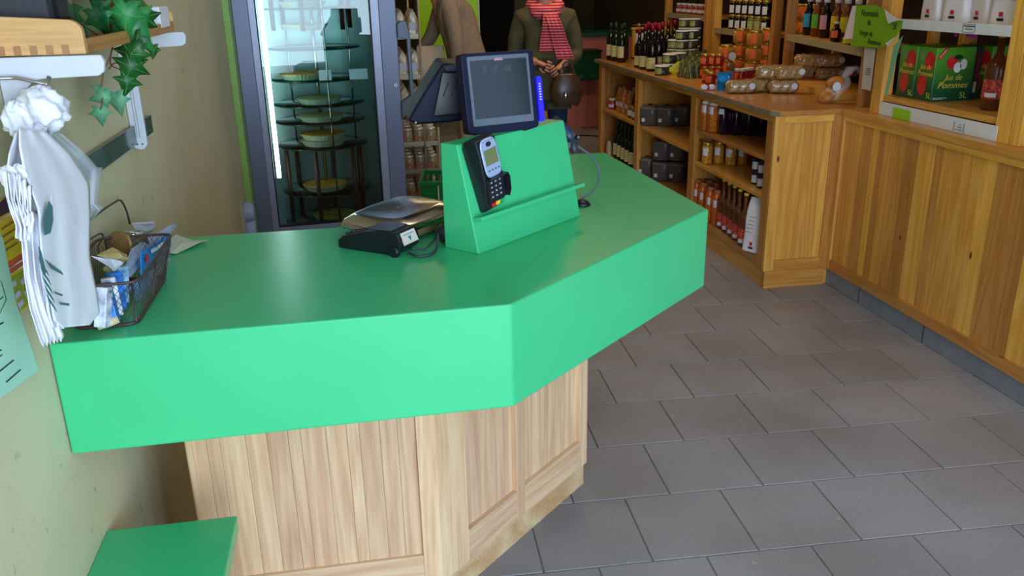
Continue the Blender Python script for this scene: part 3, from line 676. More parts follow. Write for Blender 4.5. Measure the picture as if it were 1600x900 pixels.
# knot: crumpled ball made of folded film
def knot(c, r, seed, sq=(1, 1, 1)):
    def fn(u, v):
        a = 2*PI*u; b = PI*v
        k = r*(1 + 0.10*math.sin(5*a+seed+3*math.sin(3*b)) + 0.07*math.sin(9*a-4*b+seed) + 0.05*math.sin(13*b+4*a))
        return (c.x + k*math.sin(b)*math.cos(a)*sq[0], c.y + k*math.sin(b)*math.sin(a)*sq[1], c.z + k*math.cos(b)*sq[2])
    return MB().grid(fn, 40, 22, closeu=True)
bobj(knot(at(66, 172, x=-0.49), 0.036, 1.0, (1, 1.35, 0.95)), 'knot', solid=0)
bobj(knot(at(28, 188, x=-0.50), 0.020, 4.0, (1, 1, 1.3)), 'knot', solid=0)
bobj(knot(at(55, 205, x=-0.485), 0.013, 2.0, (1, 2.2, 0.8)), 'knot', solid=0)
bobj(sheet([(30, 200, 72, 206), (30, 230, 108, 240), (36, 262, 140, 288), (60, 330, 141, 330), (64, 400, 140, 400), (78, 470, 150, 450), (84, 500, 156, 488), (98, 512, 140, 508)], -0.462, amp=0.0009, freq=2.3, seed=3), 'front_bag')
bobj(sheet([(50, 204, 96, 208), (66, 225, 130, 236), (90, 245, 152, 262), (110, 280, 160, 262), (120, 320, 152, 318), (134, 340, 162, 324), (136, 352, 138, 350)], -0.485, amp=0.004, freq=2, seed=5), 'loose_bag', M_BAG2, lab='translucent bag film')
bobj(sheet([(24, 204, 60, 210), (14, 240, 88, 262), (10, 270, 90, 276), (14, 300, 84, 310), (22, 335, 80, 350)], -0.475, amp=0.006, freq=2.5, seed=8), 'gathered_film')
bobj(sheet([(30, 330, 70, 330), (34, 380, 66, 384), (38, 430, 70, 440), (46, 480, 86, 490), (62, 530, 100, 524), (66, 540, 98, 530)], -0.472, nu=40, amp=0.0035, freq=3.3, seed=9, jit=0.003), 'rear_bags')
bobj(sheet([(62, 300, 86, 300), (60, 350, 90, 360), (62, 420, 92, 430), (70, 480, 98, 490), (80, 512, 100, 514)], -0.468, nu=20, amp=0.004, freq=2.5, seed=19), 'rear_bags')
for k, (a, b, c, d) in enumerate([(10, 268, 30, 372), (18, 270, 36, 376), (27, 272, 42, 374), (36, 280, 44, 352), (44, 290, 50, 362)]):
    w0 = 6
    bobj(sheet([(a-w0, b, a+w0, b), (a-3+2, (b+c*0+300)//2+20, a+5, b+45), ((a+c)/2-4, 330, (a+c)/2+5, 332), (c-5, d-20, c+5, d-18), (c-6, d, c+4, d+2)], -0.468+0.003*k, nu=8, amp=0.003, freq=1.2, seed=30+k), 'bag_handle')
bobj(knot(at(14, 276, x=-0.475), 0.012, 7, (1, 0.9, 1.2)), 'bag_handle', solid=0); bobj(knot(at(30, 272, x=-0.47), 0.011, 5, (1, 0.9, 1.2)), 'bag_handle', solid=0)
# printed leaves on the bags
mp_ = mat('leaf_print', (78, 122, 122), rough=0.5); 
def printed(pts, xp):
    v = [tuple(at(a, b, x=xp) - bag.location) for a, b in pts]; MB().add(v, [tuple(range(len(v)))]).obj('leaf_print', mp_, bag, solid=0.0005)
printed([(76, 314), (82, 322), (83, 345), (79, 364), (69, 368), (68, 352), (72, 330)], -0.4535)
printed([(60, 384), (64, 392), (72, 424), (70, 432), (62, 410)], -0.4535)
for k in range(5): printed([(60+k*3, 402+k*14), (74+k*3, 424+k*14), (77+k*3, 432+k*14), (64+k*3, 414+k*14)], -0.453)
printed([(70, 405), (96, 424), (99, 430), (80, 420)], -0.4530); printed([(84, 455), (98, 460), (97, 463), (86, 459)], -0.4530); printed([(92, 472), (108, 474), (108, 478), (94, 476)], -0.4530)
hk = MB().tube([(XW, 1.487, 1.372), (XW+0.03, 1.487, 1.372), (XW+0.072, 1.49, 1.360), (XW+0.076, 1.492, 1.372)], 0.003, 8).obj('wall_hook', M_STEEL)
tag(hk, 'small metal hook holding the white bags on the left wall', 'hook')

# ------------------------------------------------------------------ papers on the left wall
def wall_quad(name, pts, xoff, m, label, cat, thick=0.001):
    q = [at(a, b, x=XW+xoff) for a, b in pts]; c = sum(q, Vector())/len(q)
    o = MB().add([tuple(p-c) for p in q], [tuple(range(len(q)))]).obj(name, m, None, solid=thick); o.location = c
    tag(o, label, cat); return o, c
pp_, cpp = wall_quad('green_sheet', [(-14, 330), (5, 376), (24, 470), (58, 572), (60, 578), (50, 586), (-12, 632)], 0.006, mat('mint_paper', (176, 222, 196), rough=0.7, var=0.02), 'pale mint printed sheet of paper at the left wall edge', 'paper')
def wp(pts, nm, m, par, c, xo, close=False, r=0.0005):
    MB().tube([tuple(at(a, b, x=XW+xo)-c) for a, b in pts], r, 4, close=close).obj(nm, m, par)
wp([(-6, 502), (10, 468), (2, 440), (-10, 436)], 'printed_box', M_INK, pp_, cpp, 0.0072)
for a, b, c, d in ((-2, 508, 5, 504), (0, 580, 21, 563), (10, 597, 32, 578), (-3, 549, 2, 547)): wp([(a, b), (c, d)], 'printed_line', M_INK, pp_, cpp, 0.0072, r=0.0011)
for a, b in ((-4, 560), (-3, 470)): wp([(a, b), (a+8, b-6)], 'printed_line', M_INK, pp_, cpp, 0.0072, r=0.0007)
yp, cyp = wall_quad('yellow_poster', [(-14, 322), (12, 306), (34, 380), (52, 462), (50, 470), (34, 488), (-10, 400)], 0.003, mat('poster_yellow', (238, 206, 40), rough=0.5, var=0.04), 'yellow and orange printed leaflet behind the white bags', 'poster')
def wband(pts, nm, m, lab=None):
    q = [tuple(at(a, b, x=XW+0.0040)-cyp) for a, b in pts]; MB().add(q, [tuple(range(len(q)))]).obj(nm, m, yp, solid=0.0004)
wband([(-12, 326), (12, 306), (16, 330), (-12, 346)], 'dark_band', mat('poster_plum', (70, 30, 60), rough=0.5))
wband([(8, 412), (34, 396), (38, 414), (12, 432)], 'orange_band', mat('poster_orange', (230, 100, 46), rough=0.5))
wband([(14, 436), (44, 418), (50, 466), (34, 486)], 'olive_band', mat('poster_olive', (164, 174, 50), rough=0.5))
for a, b in ((20, 446), (27, 462), (32, 476), (36, 440), (42, 458)):
    q = [tuple(at(x, y, x=XW+0.0048)-cyp) for x, y in ((a-4, b-2), (a+3, b-9), (a+6, b-2), (a-1, b+6))]
    MB().add(q, [(0, 1, 2, 3)]).obj('printed_tag', mat('tag_lilac', (206, 200, 236), rough=0.5), yp, solid=0.0003)
for k, (a, b) in enumerate(((0, 345), (3, 358), (5, 370), (6, 382), (8, 392), (14, 420), (17, 428))):
    wp([(a, b), (a+20, b-13)], 'printed_line', M_WHITE if k in (0, 5, 6) else mat('print_brown', (150, 70, 50)), yp, cyp, 0.0052, r=0.0011)

# ------------------------------------------------------------------ wire basket of leaflets and its contents
bk = thing('wire_basket', 'brown wire mesh basket on the counter beside the bags', 'basket', (-0.475, 1.64, ZT))
def rect_path(x0, x1, y0, y1, z, r=0.02, n=4):
    out = []
    for cx, cy, a0 in ((x1-r, y1-r, 0), (x0+r, y1-r, 90), (x0+r, y0+r, 180), (x1-r, y0+r, 270)):
        for k in range(n+1):
            a = math.radians(a0+90*k/n); out.append((cx+r*math.cos(a), cy+r*math.sin(a), z))
    return out
lo = (-0.050, 0.058, -0.118, 0.150); hi = (-0.066, 0.078, -0.142, 0.172); BH = 0.088
MB().tube(rect_path(*lo, 0.003), 0.003, 6, close=True).obj('base_wire', M_WIRE, bk)
MB().tube(rect_path(*hi, BH, 0.024), 0.0028, 6, close=True).obj('rim_wire', M_WIRE, bk)
b1 = rect_path(*lo, 0.003, n=6); h1 = rect_path(*hi, BH, 0.024, n=6)
def resample(P, n):
    P = [Vector(p) for p in P] + [Vector(P[0])]; L_ = [0]
    for a, b in zip(P, P[1:]): L_.append(L_[-1] + (b-a).length)
    out = []
    for k in range(n):
        s = L_[-1]*k/n; i = max(j for j in range(len(L_)) if L_[j] <= s + 1e-9); i = min(i, len(P)-2)
        t = (s-L_[i])/max(1e-9, L_[i+1]-L_[i]); out.append(P[i].lerp(P[i+1], t))
    return out
NW = 72; lo_p = resample(b1, NW); hi_p = resample(h1, NW); mb = MB()
for k in range(NW):
    for s_ in (3, -3):
        pts = [lo_p[k].lerp(hi_p[k], 0)]
        mb.tube([lo_p[k], lo_p[(k+s_) % NW].lerp(hi_p[(k+s_) % NW], 0.5), lo_p[(k+2*s_) % NW].lerp(hi_p[(k+2*s_) % NW], 1.0)], 0.0005, 4)
mo = mb.obj('wire_mesh', M_WIRE, bk); mo['kind'] = 'stuff'
for k in range(0, NW, 12): MB().tube([lo_p[k], hi_p[k]], 0.0018, 6).obj('upright_wire', M_WIRE, bk)
for sx, y0 in ((-1, 0),):
    hp = [(-0.064, 0.080, BH-0.01), (-0.064, 0.095, BH+0.055), (-0.062, 0.085, BH+0.082), (-0.055, 0.03, BH+0.078), (-0.045, -0.05, BH+0.058), (-0.03, -0.10, BH+0.05)]
    hp = [at(203, 350, x=-0.53)-bk.location, at(197, 328, x=-0.53)-bk.location, at(188, 313, x=-0.53)-bk.location, at(176, 318, x=-0.53)-bk.location, at(158, 330, x=-0.53)-bk.location, at(140, 345, x=-0.53)-bk.location]
    MB().tube(smooth(hp), 0.0022, 8).obj('handle', M_WIRE, bk)
    hp = [at(a, b, x=-0.50)-bk.location for a, b in ((155, 400), (153, 385), (161, 372), (158, 365), (150, 368), (140, 375))]
    MB().tube(smooth(hp), 0.0018, 8).obj('handle_hook', M_WIRE, bk)
def slab(name, pts, d, thick, m, label, cat, group=None, prints=None):
    """thin board given by its corner points in space"""
    c = sum(pts, Vector())/len(pts); n = (pts[1]-pts[0]).cross(pts[2]-pts[1]).normalized()*thick
    v = [tuple(p-c) for p in pts] + [tuple(p-c+n) for p in pts]; k = len(pts)
    o = MB().add(v, [tuple(range(k))[::-1], tuple(range(k, 2*k))] + [(i, (i+1) % k, k+(i+1) % k, k+i) for i in range(k)]).obj(name, m, None)
    o.location = c; tag(o, label, cat, group); return o, c
def V(a, b, x): return at(a, b, x=x)
M_BLUE = mat('leaflet_blue', (40, 130, 210), rough=0.35, var=0.25, scale=30)
slab('leaflet', [V(186, 438, -0.455), V(202, 432, -0.455), V(276, 352, -0.455), V(268, 350, -0.455), V(205, 388, -0.47)], 0, 0.003, mat('leaflet_pale', (176, 198, 222), rough=0.3, var=0.15, scale=18), 'large pale blue leaflet sticking up out of the wire basket', 'leaflet')
o, c = slab('leaflet', [V(222, 432, -0.438), V(221, 394, -0.438), V(265, 364, -0.438), V(268, 385, -0.438)], 0, 0.003, M_BLUE, 'bright blue leaflet with white lettering, in front in the wire basket', 'leaflet')
q = [tuple(V(a, b, -0.4345)-c) for a, b in ((236, 390), (256, 377), (257, 383), (237, 396))]; MB().add(q, [(0, 1, 2, 3)]).obj('print_block', M_WHITE, o, solid=0.0004)
q = [tuple(V(a, b, -0.4345)-c) for a, b in ((227, 400), (231, 396), (233, 406), (229, 412))]; MB().add(q, [(0, 1, 2, 3)]).obj('print_block', mat('print_red', (206, 50, 80)), o, solid=0.0004)
slab('leaflet', [V(205, 452, -0.44), V(207, 440, -0.44), V(262, 408, -0.44), V(268, 430, -0.44), V(215, 470, -0.44)], 0, 0.003, mat('leaflet_patterned', (112, 160, 200), rough=0.4, var=0.7, scale=70), 'patterned blue and red leaflet flat against the basket mesh', 'leaflet')
slab('leaflet', [V(240, 440, -0.437), V(242, 420, -0.437), V(268, 402, -0.437), V(270, 424, -0.437)], 0, 0.003, mat('leaflet_grey', (190, 196, 200), rough=0.5, var=0.3, scale=90), 'grey and white printed leaflet at the far end of the basket', 'leaflet')
for k, (a, b, cc) in enumerate([(166, 478, (60, 130, 210)), (174, 474, (210, 220, 232)), (184, 480, (50, 120, 206)), (192, 476, (150, 190, 225)), (158, 470, (196, 200, 214))]):
    p = V(a, b, -0.46); o = MB().box(-0.012, -0.010, -0.040, 0.012, 0.010, 0.030).obj('sachet', mat('sachet_%d' % k, cc, rough=0.3, var=0.5, scale=60), None, bevel=0.002)
    o.location = (p.x, p.y+0.01, ZT+0.052); o.rotation_euler = (D(-14+k*5), D(-8+6*k), D(20*k)); tag(o, ['blue', 'white', 'deep blue', 'pale blue', 'greyish'][k] + ' paper sachet standing in the near end of the basket', 'sachet', 'sachets in the wire basket')
p = V(166, 494, -0.45); o = MB().lathe([(0.008, -0.018), (0.009, 0), (0.007, 0.018)], 10).obj('cork', mat('pale_cork', (206, 190, 144), rough=0.8, bump=0.4)); o.location = (p.x-0.01, p.y+0.035, ZT+0.016); o.rotation_euler = (0, D(80), 0.3)
tag(o, 'pale cork lying at the bottom of the wire basket', 'cork')
# jar lying on its side, lid toward us
jl = thing('jar_with_lid', 'glass jar with round brown lid in the back of the basket', 'jar', tuple(V(190, 382, -0.50)))
MJ = Matrix.Rotation(D(78), 4, 'X') @ Matrix.Rotation(D(-18), 4, 'Y')
MB().lathe([(0.026, 0), (0.028, 0.004), (0.028, 0.010), (0.024, 0.011)], 28, MJ).obj('lid', mat('brown_lid', (150, 112, 66), rough=0.35, metal=0.3), jl)
MB().lathe([(0.0255, -0.003), (0.027, -0.010), (0.027, -0.055), (0.020, -0.060)], 28, MJ).obj('glass', mat('grey_glass', (120, 120, 100), rough=0.1, trans=0.5), jl)
def crumple(name, pts, x, m, label, cat, seed, h=0.012):
    rr = random.Random(seed); q = [V(a, b, x) for a, b in pts]; c = sum(q, Vector())/len(q); n = len(q)
    v = [(rr.uniform(-h, h)*0.5, 0, h)] + [tuple(p-c+Vector((rr.uniform(-h, h), 0, 0))) for p in q] + [tuple((p-c)*0.55+Vector((rr.uniform(-h, h)+h, 0, rr.uniform(0, h*0.4)))) for p in q]
    f = [(0, 1+n+i, 1+n+(i+1) % n) for i in range(n)] + [(1+n+i, 1+i, 1+(i+1) % n, 1+n+(i+1) % n) for i in range(n)]
    o = MB().add(v, f).obj(name, m, None, solid=0.0006); o.location = c; tag(o, label, cat); return o
crumple('yellow_paper', [(160, 398), (178, 386), (200, 396), (205, 410), (188, 414), (168, 408)], -0.47, mat('straw_paper', (206, 186, 124), rough=0.8), 'crumpled straw coloured paper in the wire basket', 'paper', 4)
crumple('white_tissue', [(146, 400), (162, 402), (186, 410), (192, 418), (178, 424), (160, 416)], -0.455, M_WHITE, 'crumpled white tissue on the near edge of the basket', 'paper', 9)
o = MB().tube([tuple(V(178, 425, -0.47)), tuple(V(176, 428, -0.465)), tuple(V(166, 420, -0.48))], 0.006, 10).obj('glue_stick', mat('stick_green', (150, 150, 90), rough=0.4)); tag(o, 'olive marker with green end in the basket', 'pen')
crumple('white_card', [(204, 348), (240, 346), (246, 356), (236, 366), (216, 366)], -0.50, mat('pale_card', (214, 210, 224), rough=0.6), 'stack of pale cards standing behind the leaflets', 'paper', 12, 0.006)
sl_ = [at(a, b, z=ZT+0.0015) for a, b in ((266, 374), (276, 371), (300, 376), (327, 378), (316, 382), (276, 397), (266, 398))]
c = sum(sl_, Vector())/len(sl_)
vv = [tuple(p-c+Vector((0, 0, 0.004*math.sin(i*2.1)+0.004))) for i, p in enumerate(sl_)]
o = MB().add([(0, 0, 0.006)] + vv, [(0, 1+i, 1+(i+1) % len(vv)) for i in range(len(vv))]).obj('receipt', mat('cream_paper', (204, 214, 190), rough=0.8), None, solid=0.0004); o.location = c
tag(o, 'creased pale receipt lying on the counter behind the basket', 'paper')

# ------------------------------------------------------------------ wall socket, green corner strip
sk = thing('cable_box', 'white and blue round fitting on the left wall by the fridge', 'socket', tuple(at(382, 344, x=XW)))
Mx = Matrix.Rotation(PI/2, 4, 'Y')
for k in range(2):
    MB().lathe([(0.045, 0), (0.045, 0.03), (0.038, 0.05), (0.0, 0.052)], 24, tr(0, -0.03, 0.045-0.08*k) @ Mx).obj('roll', mat('roll_white_blue', (176, 190, 226), rough=0.5, var=0.2, scale=30), sk)
MB().box(0, -0.09, -0.10, 0.012, 0.03, 0.10).obj('backplate', mat('plate_beige', (190, 180, 150)), sk)
# pale green edging strip between wall and fridge
struct(MB().box(-0.549, 4.10, 0, -0.522, 4.40, 2.4).obj('trim_3', mat('lime_edging', (150, 192, 96), rough=0.4, var=0.05)))

# ------------------------------------------------------------------ glass door fridge
fr = thing('display_fridge', 'tall grey framed glass door fridge by the left wall, pies inside', 'fridge', (-0.522, 4.195, 0), D(4.6))
FW, FD, FH = 0.735, 0.62, 2.05
M_IN = mat('fridge_lining', (150, 172, 170), rough=0.25, metal=0.3, var=0.05, scale=4)
M_GAS = mat('black_gasket', (10, 11, 14), rough=0.5)
MB().box(0, 0.062, 0.08, 0.03, FD, FH).obj('side_panel', M_FRAME, fr); MB().box(FW-0.03, 0.062, 0.08, FW, FD, FH).obj('side_panel', M_FRAME, fr)
MB().box(0.0, FD, 0.08, FW, FD+0.02, FH).obj('back_panel', M_IN, fr); MB().box(0.0, 0.062, FH-0.1, FW, FD, FH).obj('top_panel', M_FRAME, fr); MB().box(0.0, 0.03, 0.0, FW, FD, 0.30).obj('base_panel', M_FRAME, fr)
for x in (0.0305, FW-0.034): MB().box(x, 0.064, 0.30, x+0.0035, FD, FH-0.1).obj('inner_wall', M_IN, fr)
gx0, gx1, gz0, gz1 = 0.105, 0.612, 0.395, 1.93
dz0, dz1 = 0.305, 2.02
MB().box(0, 0, dz0, 0.072, 0.06, dz1).obj('door_rail', M_FRAME, fr, bevel=0.004); MB().box(gx1+0.042, 0, dz0, FW, 0.06, dz1).obj('door_rail', M_FRAME, fr, bevel=0.004)
MB().box(0.072, 0, dz0, gx1+0.042, 0.06, gz0-0.028).obj('door_rail', M_FRAME, fr, bevel=0.004); MB().box(0.072, 0, gz1+0.02, gx1+0.042, 0.06, dz1).obj('door_rail', M_FRAME, fr, bevel=0.004)
M_BEV = mat('light_aluminium', (158, 164, 184), rough=0.35, metal=0.3)
mb = MB().box(0.072, 0.006, gz0-0.028, gx0-0.006, 0.06, gz1+0.02).box(gx1+0.006, 0.006, gz0-0.028, gx1+0.042, 0.06, gz1+0.02).box(gx0-0.006, 0.006, gz0-0.028, gx1+0.006, 0.06, gz0-0.006)
mb.obj('inner_frame', M_BEV, fr)
MB().box(gx0-0.006, 0.010, gz0-0.006, gx0, 0.05, gz1).box(gx1, 0.010, gz0-0.006, gx1+0.006, 0.05, gz1).box(gx0, 0.010, gz0-0.006, gx1, 0.05, gz0).obj('gasket', M_GAS, fr)
MB().box(gx0, 0.020, gz0, gx1, 0.025, gz1).obj('glass_pane', pane_mat('door_glass', (236, 250, 246)), fr)
MB().lathe([(0.010, 0), (0.010, 0.003), (0.008, 0.004)], 18, tr(FW-0.022, 0, 1.045) @ Matrix.Rotation(PI/2, 4, 'X')).obj('lock', M_STEEL, fr)
MB().lathe([(0.0035, 0.004), (0.0035, 0.005)], 10, tr(FW-0.022, 0, 1.045) @ Matrix.Rotation(PI/2, 4, 'X')).obj('keyhole', M_INK, fr)
M_HND = mat('handle_grey', (84, 90, 106), rough=0.35, metal=0.2)
h0, h1 = 0.985, 1.265
MB().prism([(FW-0.002, h0-0.10), (FW+0.03, h0-0.07), (FW+0.062, h0-0.02), (FW+0.062, h0+0.0), (FW+0.045, h0+0.01), (FW-0.002, h0-0.02)], -0.02, 0.02, ax='Y').prism([(FW-0.002, h1+0.0), (FW+0.045, h1-0.01), (FW+0.055, h1+0.02), (FW+0.042, h1+0.075), (FW+0.015, h1+0.075), (FW-0.002, h1+0.06)], -0.02, 0.02, ax='Y').prism([(FW+0.043, h0-0.01), (FW+0.062, h0-0.01), (FW+0.056, h1+0.02), (FW+0.040, h1+0.02)], -0.02, 0.006, ax='Y').obj('handle', M_HND, fr, bevel=0.003)
MB().lathe([(0.010, 0.62), (0.010, 1.95)], 12, tr(0.125, 0.085, 0)).obj('light_tube', mat('tube_light', (235, 250, 250), emit=14.0), fr, label='lit white light tube')
# round glass shelves on a turning column
CX, CY, RR = 0.36, 0.335, 0.225
levels = [at(500, yy, y=4.34).z for yy in (235, 196, 168, 128, 78)] 
M_GS = pane_mat('shelf_glass', (176, 226, 212))
lv = [0.335, 0.50, levels[0], levels[1], levels[2], levels[3], levels[4], 1.40, 1.58]
for k, z in enumerate(lv):
    MB().lathe([(0.0, z-0.004), (RR-0.001, z-0.004), (RR, z-0.002), (RR, z+0.002), (RR-0.001, z+0.004), (0.0, z+0.004)], 56, tr(CX, CY, 0)).obj('glass_shelf', M_GS, fr)
    MB().tube([(CX+(RR+0.0015)*math.cos(2*PI*i/56), CY+(RR+0.0015)*math.sin(2*PI*i/56), z) for i in range(56)], 0.0018, 5, close=True).obj('shelf_rim', mat('dark_glass_edge', (16, 60, 56), rough=0.15), fr)
M_BRN = mat('brown_lacquer_rod', (72, 36, 26), rough=0.35)
for z0, z1, rods in ((0.31, levels[0]-0.005, 6), (1.30, 1.93, 6)):
    for k in range(rods):
        a = 2*PI*(k+0.25)/rods; MB().lathe([(0.011, z0), (0.011, z1)], 10, tr(CX+(RR-0.03)*math.cos(a), CY+(RR-0.03)*math.sin(a), 0)).obj('column_rod', M_BRN, fr)
MB().lathe([(0.009, 0.31), (0.009, 1.93)], 10, tr(CX, CY+0.02, 0)).obj('column_rod', M_STEEL, fr)
for a in (0.6, 2.2, 4.9): MB().lathe([(0.0045, 0.31), (0.0045, 1.93)], 8, tr(CX+(RR-0.006)*math.cos(a), CY+(RR-0.006)*math.sin(a), 0)).obj('support_rod', M_STEEL, fr)
# pies
pie = Kind('pie', 'pie')
def flute(u, v):
    a = 2*PI*u; r0 = 0.092 + 0.022*v; r = r0 + 0.0018*math.sin(a*36); return (r*math.cos(a), r*math.sin(a), 0.028*v)
pm = MB().grid(flute, 144, 4, closeu=True); pm.lathe([(0.0, 0.0005), (0.092, 0.0005)], 40)
i0 = pie.part('foil_pan', pm, mat('dull_foil', (196, 200, 176), rough=0.35, metal=0.4))
pie.part('filling', MB().lathe([(0.0, 0.026), (0.05, 0.027), (0.098, 0.024), (0.104, 0.030), (0.110, 0.031), (0.112, 0.027)], 48), mat('baked_custard', (206, 140, 40), rough=0.45, var=0.5, scale=24, bump=0.5))
emp = Kind('pie_dish', 'dish'); emp.part('foil_pan', pm, mat('dull_foil', (196, 200, 176)))
emp.part('pastry', MB().lathe([(0.0, 0.020), (0.09, 0.020), (0.104, 0.028), (0.110, 0.028)], 40), mat('pale_pastry', (206, 190, 130), rough=0.6, var=0.2, scale=30, bump=0.4))
Mf = Matrix.Translation(fr.location) @ rz(D(4.6))
def putpie(K, dx, dy, z, lab, s=1.0): p = Mf @ Vector((CX+dx, CY+dy, z)); K.put(tuple(p), lab, 'pies in the glass fridge', rotz=random.random(), scale=s)
putpie(pie, 0.03, -0.06, 0.34, 'golden custard pie on the lowest round glass shelf of the fridge')
putpie(pie, -0.01, -0.05, 0.505, 'browned pie on the second glass shelf up in the fridge')
putpie(emp, 0.0, -0.07, levels[0]+0.005, 'pale pastry pie under the browned one, middle of the fridge')
putpie(pie, 0.0, -0.07, levels[0]+0.036, 'dark golden pie stacked on another at mid height in the fridge')
putpie(emp, 0.0, -0.07, levels[1]+0.005, 'pale pie in foil pan, level with the fridge door lock'); 
putpie(emp, 0.0, -0.07, levels[2]+0.005, 'pale pie on the glass shelf just above the lock height')
putpie(pie, -0.07, -0.08, levels[3]+0.005, 'orange brown pie on the left of the upper glass shelf')
putpie(emp, -0.04, -0.05, 1.405, 'pale pie on the shelf near the top of the view in the fridge'); putpie(emp, -0.04, -0.05, 1.30, 'pale pie between brown rods high in the fridge')
for k, (a, b, lv_, L_) in enumerate(((508, 118, 3, 'left white price card in the fridge below the upper shelf'), (560, 113, 3, 'right white price card in the fridge, the wider one'))):
    p = at(a, b, y=4.36); o = MB().box(-0.03-0.014*k, -0.001, 0, 0.03+0.014*k, 0.001, 0.05).obj('price_card', M_WHITE); o.location = (p.x, 4.36, levels[3]+0.004); o.rotation_euler = (D(-15), 0, D(4)); tag(o, L_, 'card')

# ------------------------------------------------------------------ right bench with boarded front
bn = thing('shelf_bench', 'long boarded pine bench on a grey plinth along the right side', 'bench', (2.30, 2.6, 0))
def bb(x0, y0, z0, x1, y1, z1, nm, m, **k): return MB().box(x0-2.30, y0-2.6, z0, x1-2.30, y1-2.6, z1).obj(nm, m, bn, **k)
BY0, BY1 = 0.9, 3.846
panel(bn, (0.0, BY1-2.6, 0), D(-90), BY1-BY0, 0.092, 0.872, [(0.0, 0.03)], 0.142, 0.845, lambda: random.choice([0.05, 0.075, 0.09, 0.11]), varn, ax='Y', depth=0.012)
bb(2.29, BY0, 0.872, 2.96, 3.832, 0.900, 'bench_top', varn('Y'), bevel=0.003)
bb(2.335, BY0, 0.092, 2.94, 3.832, 0.871, 'carcass', varn('Z'))
pl = struct(MB().box(2.318, YF+0.2, 0, 2.9, 4.4, 0.088).obj('baseboard_right', mat('grey_plinth', (128, 130, 134), rough=0.6, var=0.12, scale=14, bump=0.3), None, bevel=0.004))
mb = MB()
for y in (1.4, 2.35, 3.05, 3.55): mb.box(2.3165, y, 0, 2.319, y+0.003, 0.087)
mb.obj('plinth_joint', M_INK, pl)

# ------------------------------------------------------------------ island shelf unit
isl = thing('shelf_unit', 'open varnished pine shelf unit with boarded end, behind the counter corner', 'shelf unit', (1.96, 3.846, 0))
def ib(x0, y0, z0, x1, y1, z1, nm, m, **k): return MB().box(x0-1.96, y0-3.846, z0, x1-1.96, y1-3.846, z1).obj(nm, m, isl, **k)
IX, ID, IY0, IY1 = 1.96, 2.50, 3.846, 6.955
for y0, y1 in ((3.866, 3.93), (4.85, 4.93), (5.92, 6.00), (6.88, 6.955)):
    ib(IX, y0, 0.095, IX+0.03, y1, 0.845, 'upright', varn('Z'), bevel=0.001)
    ib(IX+0.03, y0+0.028, 0.095, ID, y1-0.028, 0.845, 'divider', varn('Z'))
for y0, y1, zs in ((3.93, 4.85, (0.665, 0.470)), (4.93, 5.92, (0.525,)), (6.00, 6.88, (0.525,))):
    for z in zs: ib(IX+0.008, y0-0.02, z-0.022, ID, y1+0.02, z, 'shelf', varn('Y'), bevel=0.001)
    ib(IX+0.012, y0-0.02, 0.10, ID, y1+0.02, 0.15, 'bottom_board', varn('Y'), bevel=0.001)
ib(IX+0.002, IY0+0.02, 0.842, IX+0.026, IY1, 0.874, 'top_rail', varn('Y'), bevel=0.001)
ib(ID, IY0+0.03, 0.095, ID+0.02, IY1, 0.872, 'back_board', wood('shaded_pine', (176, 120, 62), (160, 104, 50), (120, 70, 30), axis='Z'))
ib(IX+0.02, IY0+0.015, 0.0, ID, IY1, 0.094, 'kickboard', varn('Y'), bevel=0.001)
MB().prism([(-0.016, 0.03), (0.016, -0.012), (0.36, -0.012), (0.36, 0.0), (1.0, 0.0), (1.0, 3.2), (-0.016, 3.2)], 0.874, 0.899).obj('worktop', varn('Y'), isl, bevel=0.003)
MB().prism([(-0.0175, 0.03), (0.0150, -0.0135), (0.016, -0.0125), (-0.016, 0.031), (-0.016, 3.2), (-0.0175, 3.2)], 0.8765, 0.8975).obj('worn_edging', mat('worn_edge_metal', (134, 122, 98), rough=0.5, var=0.3, scale=20), isl)
panel(isl, (0.0, 0.0, 0), 0, 0.345, 0.095, 0.874, [(0.0, 0.052), (0.303, 0.345)], 0.150, 0.838, 0.105, varn, ax='X', depth=0.010)
ib(IX+0.01, IY0+0.004, 0.0, 2.298, IY0+0.02, 0.093, 'end_kickboard', varn('X'), bevel=0.001)

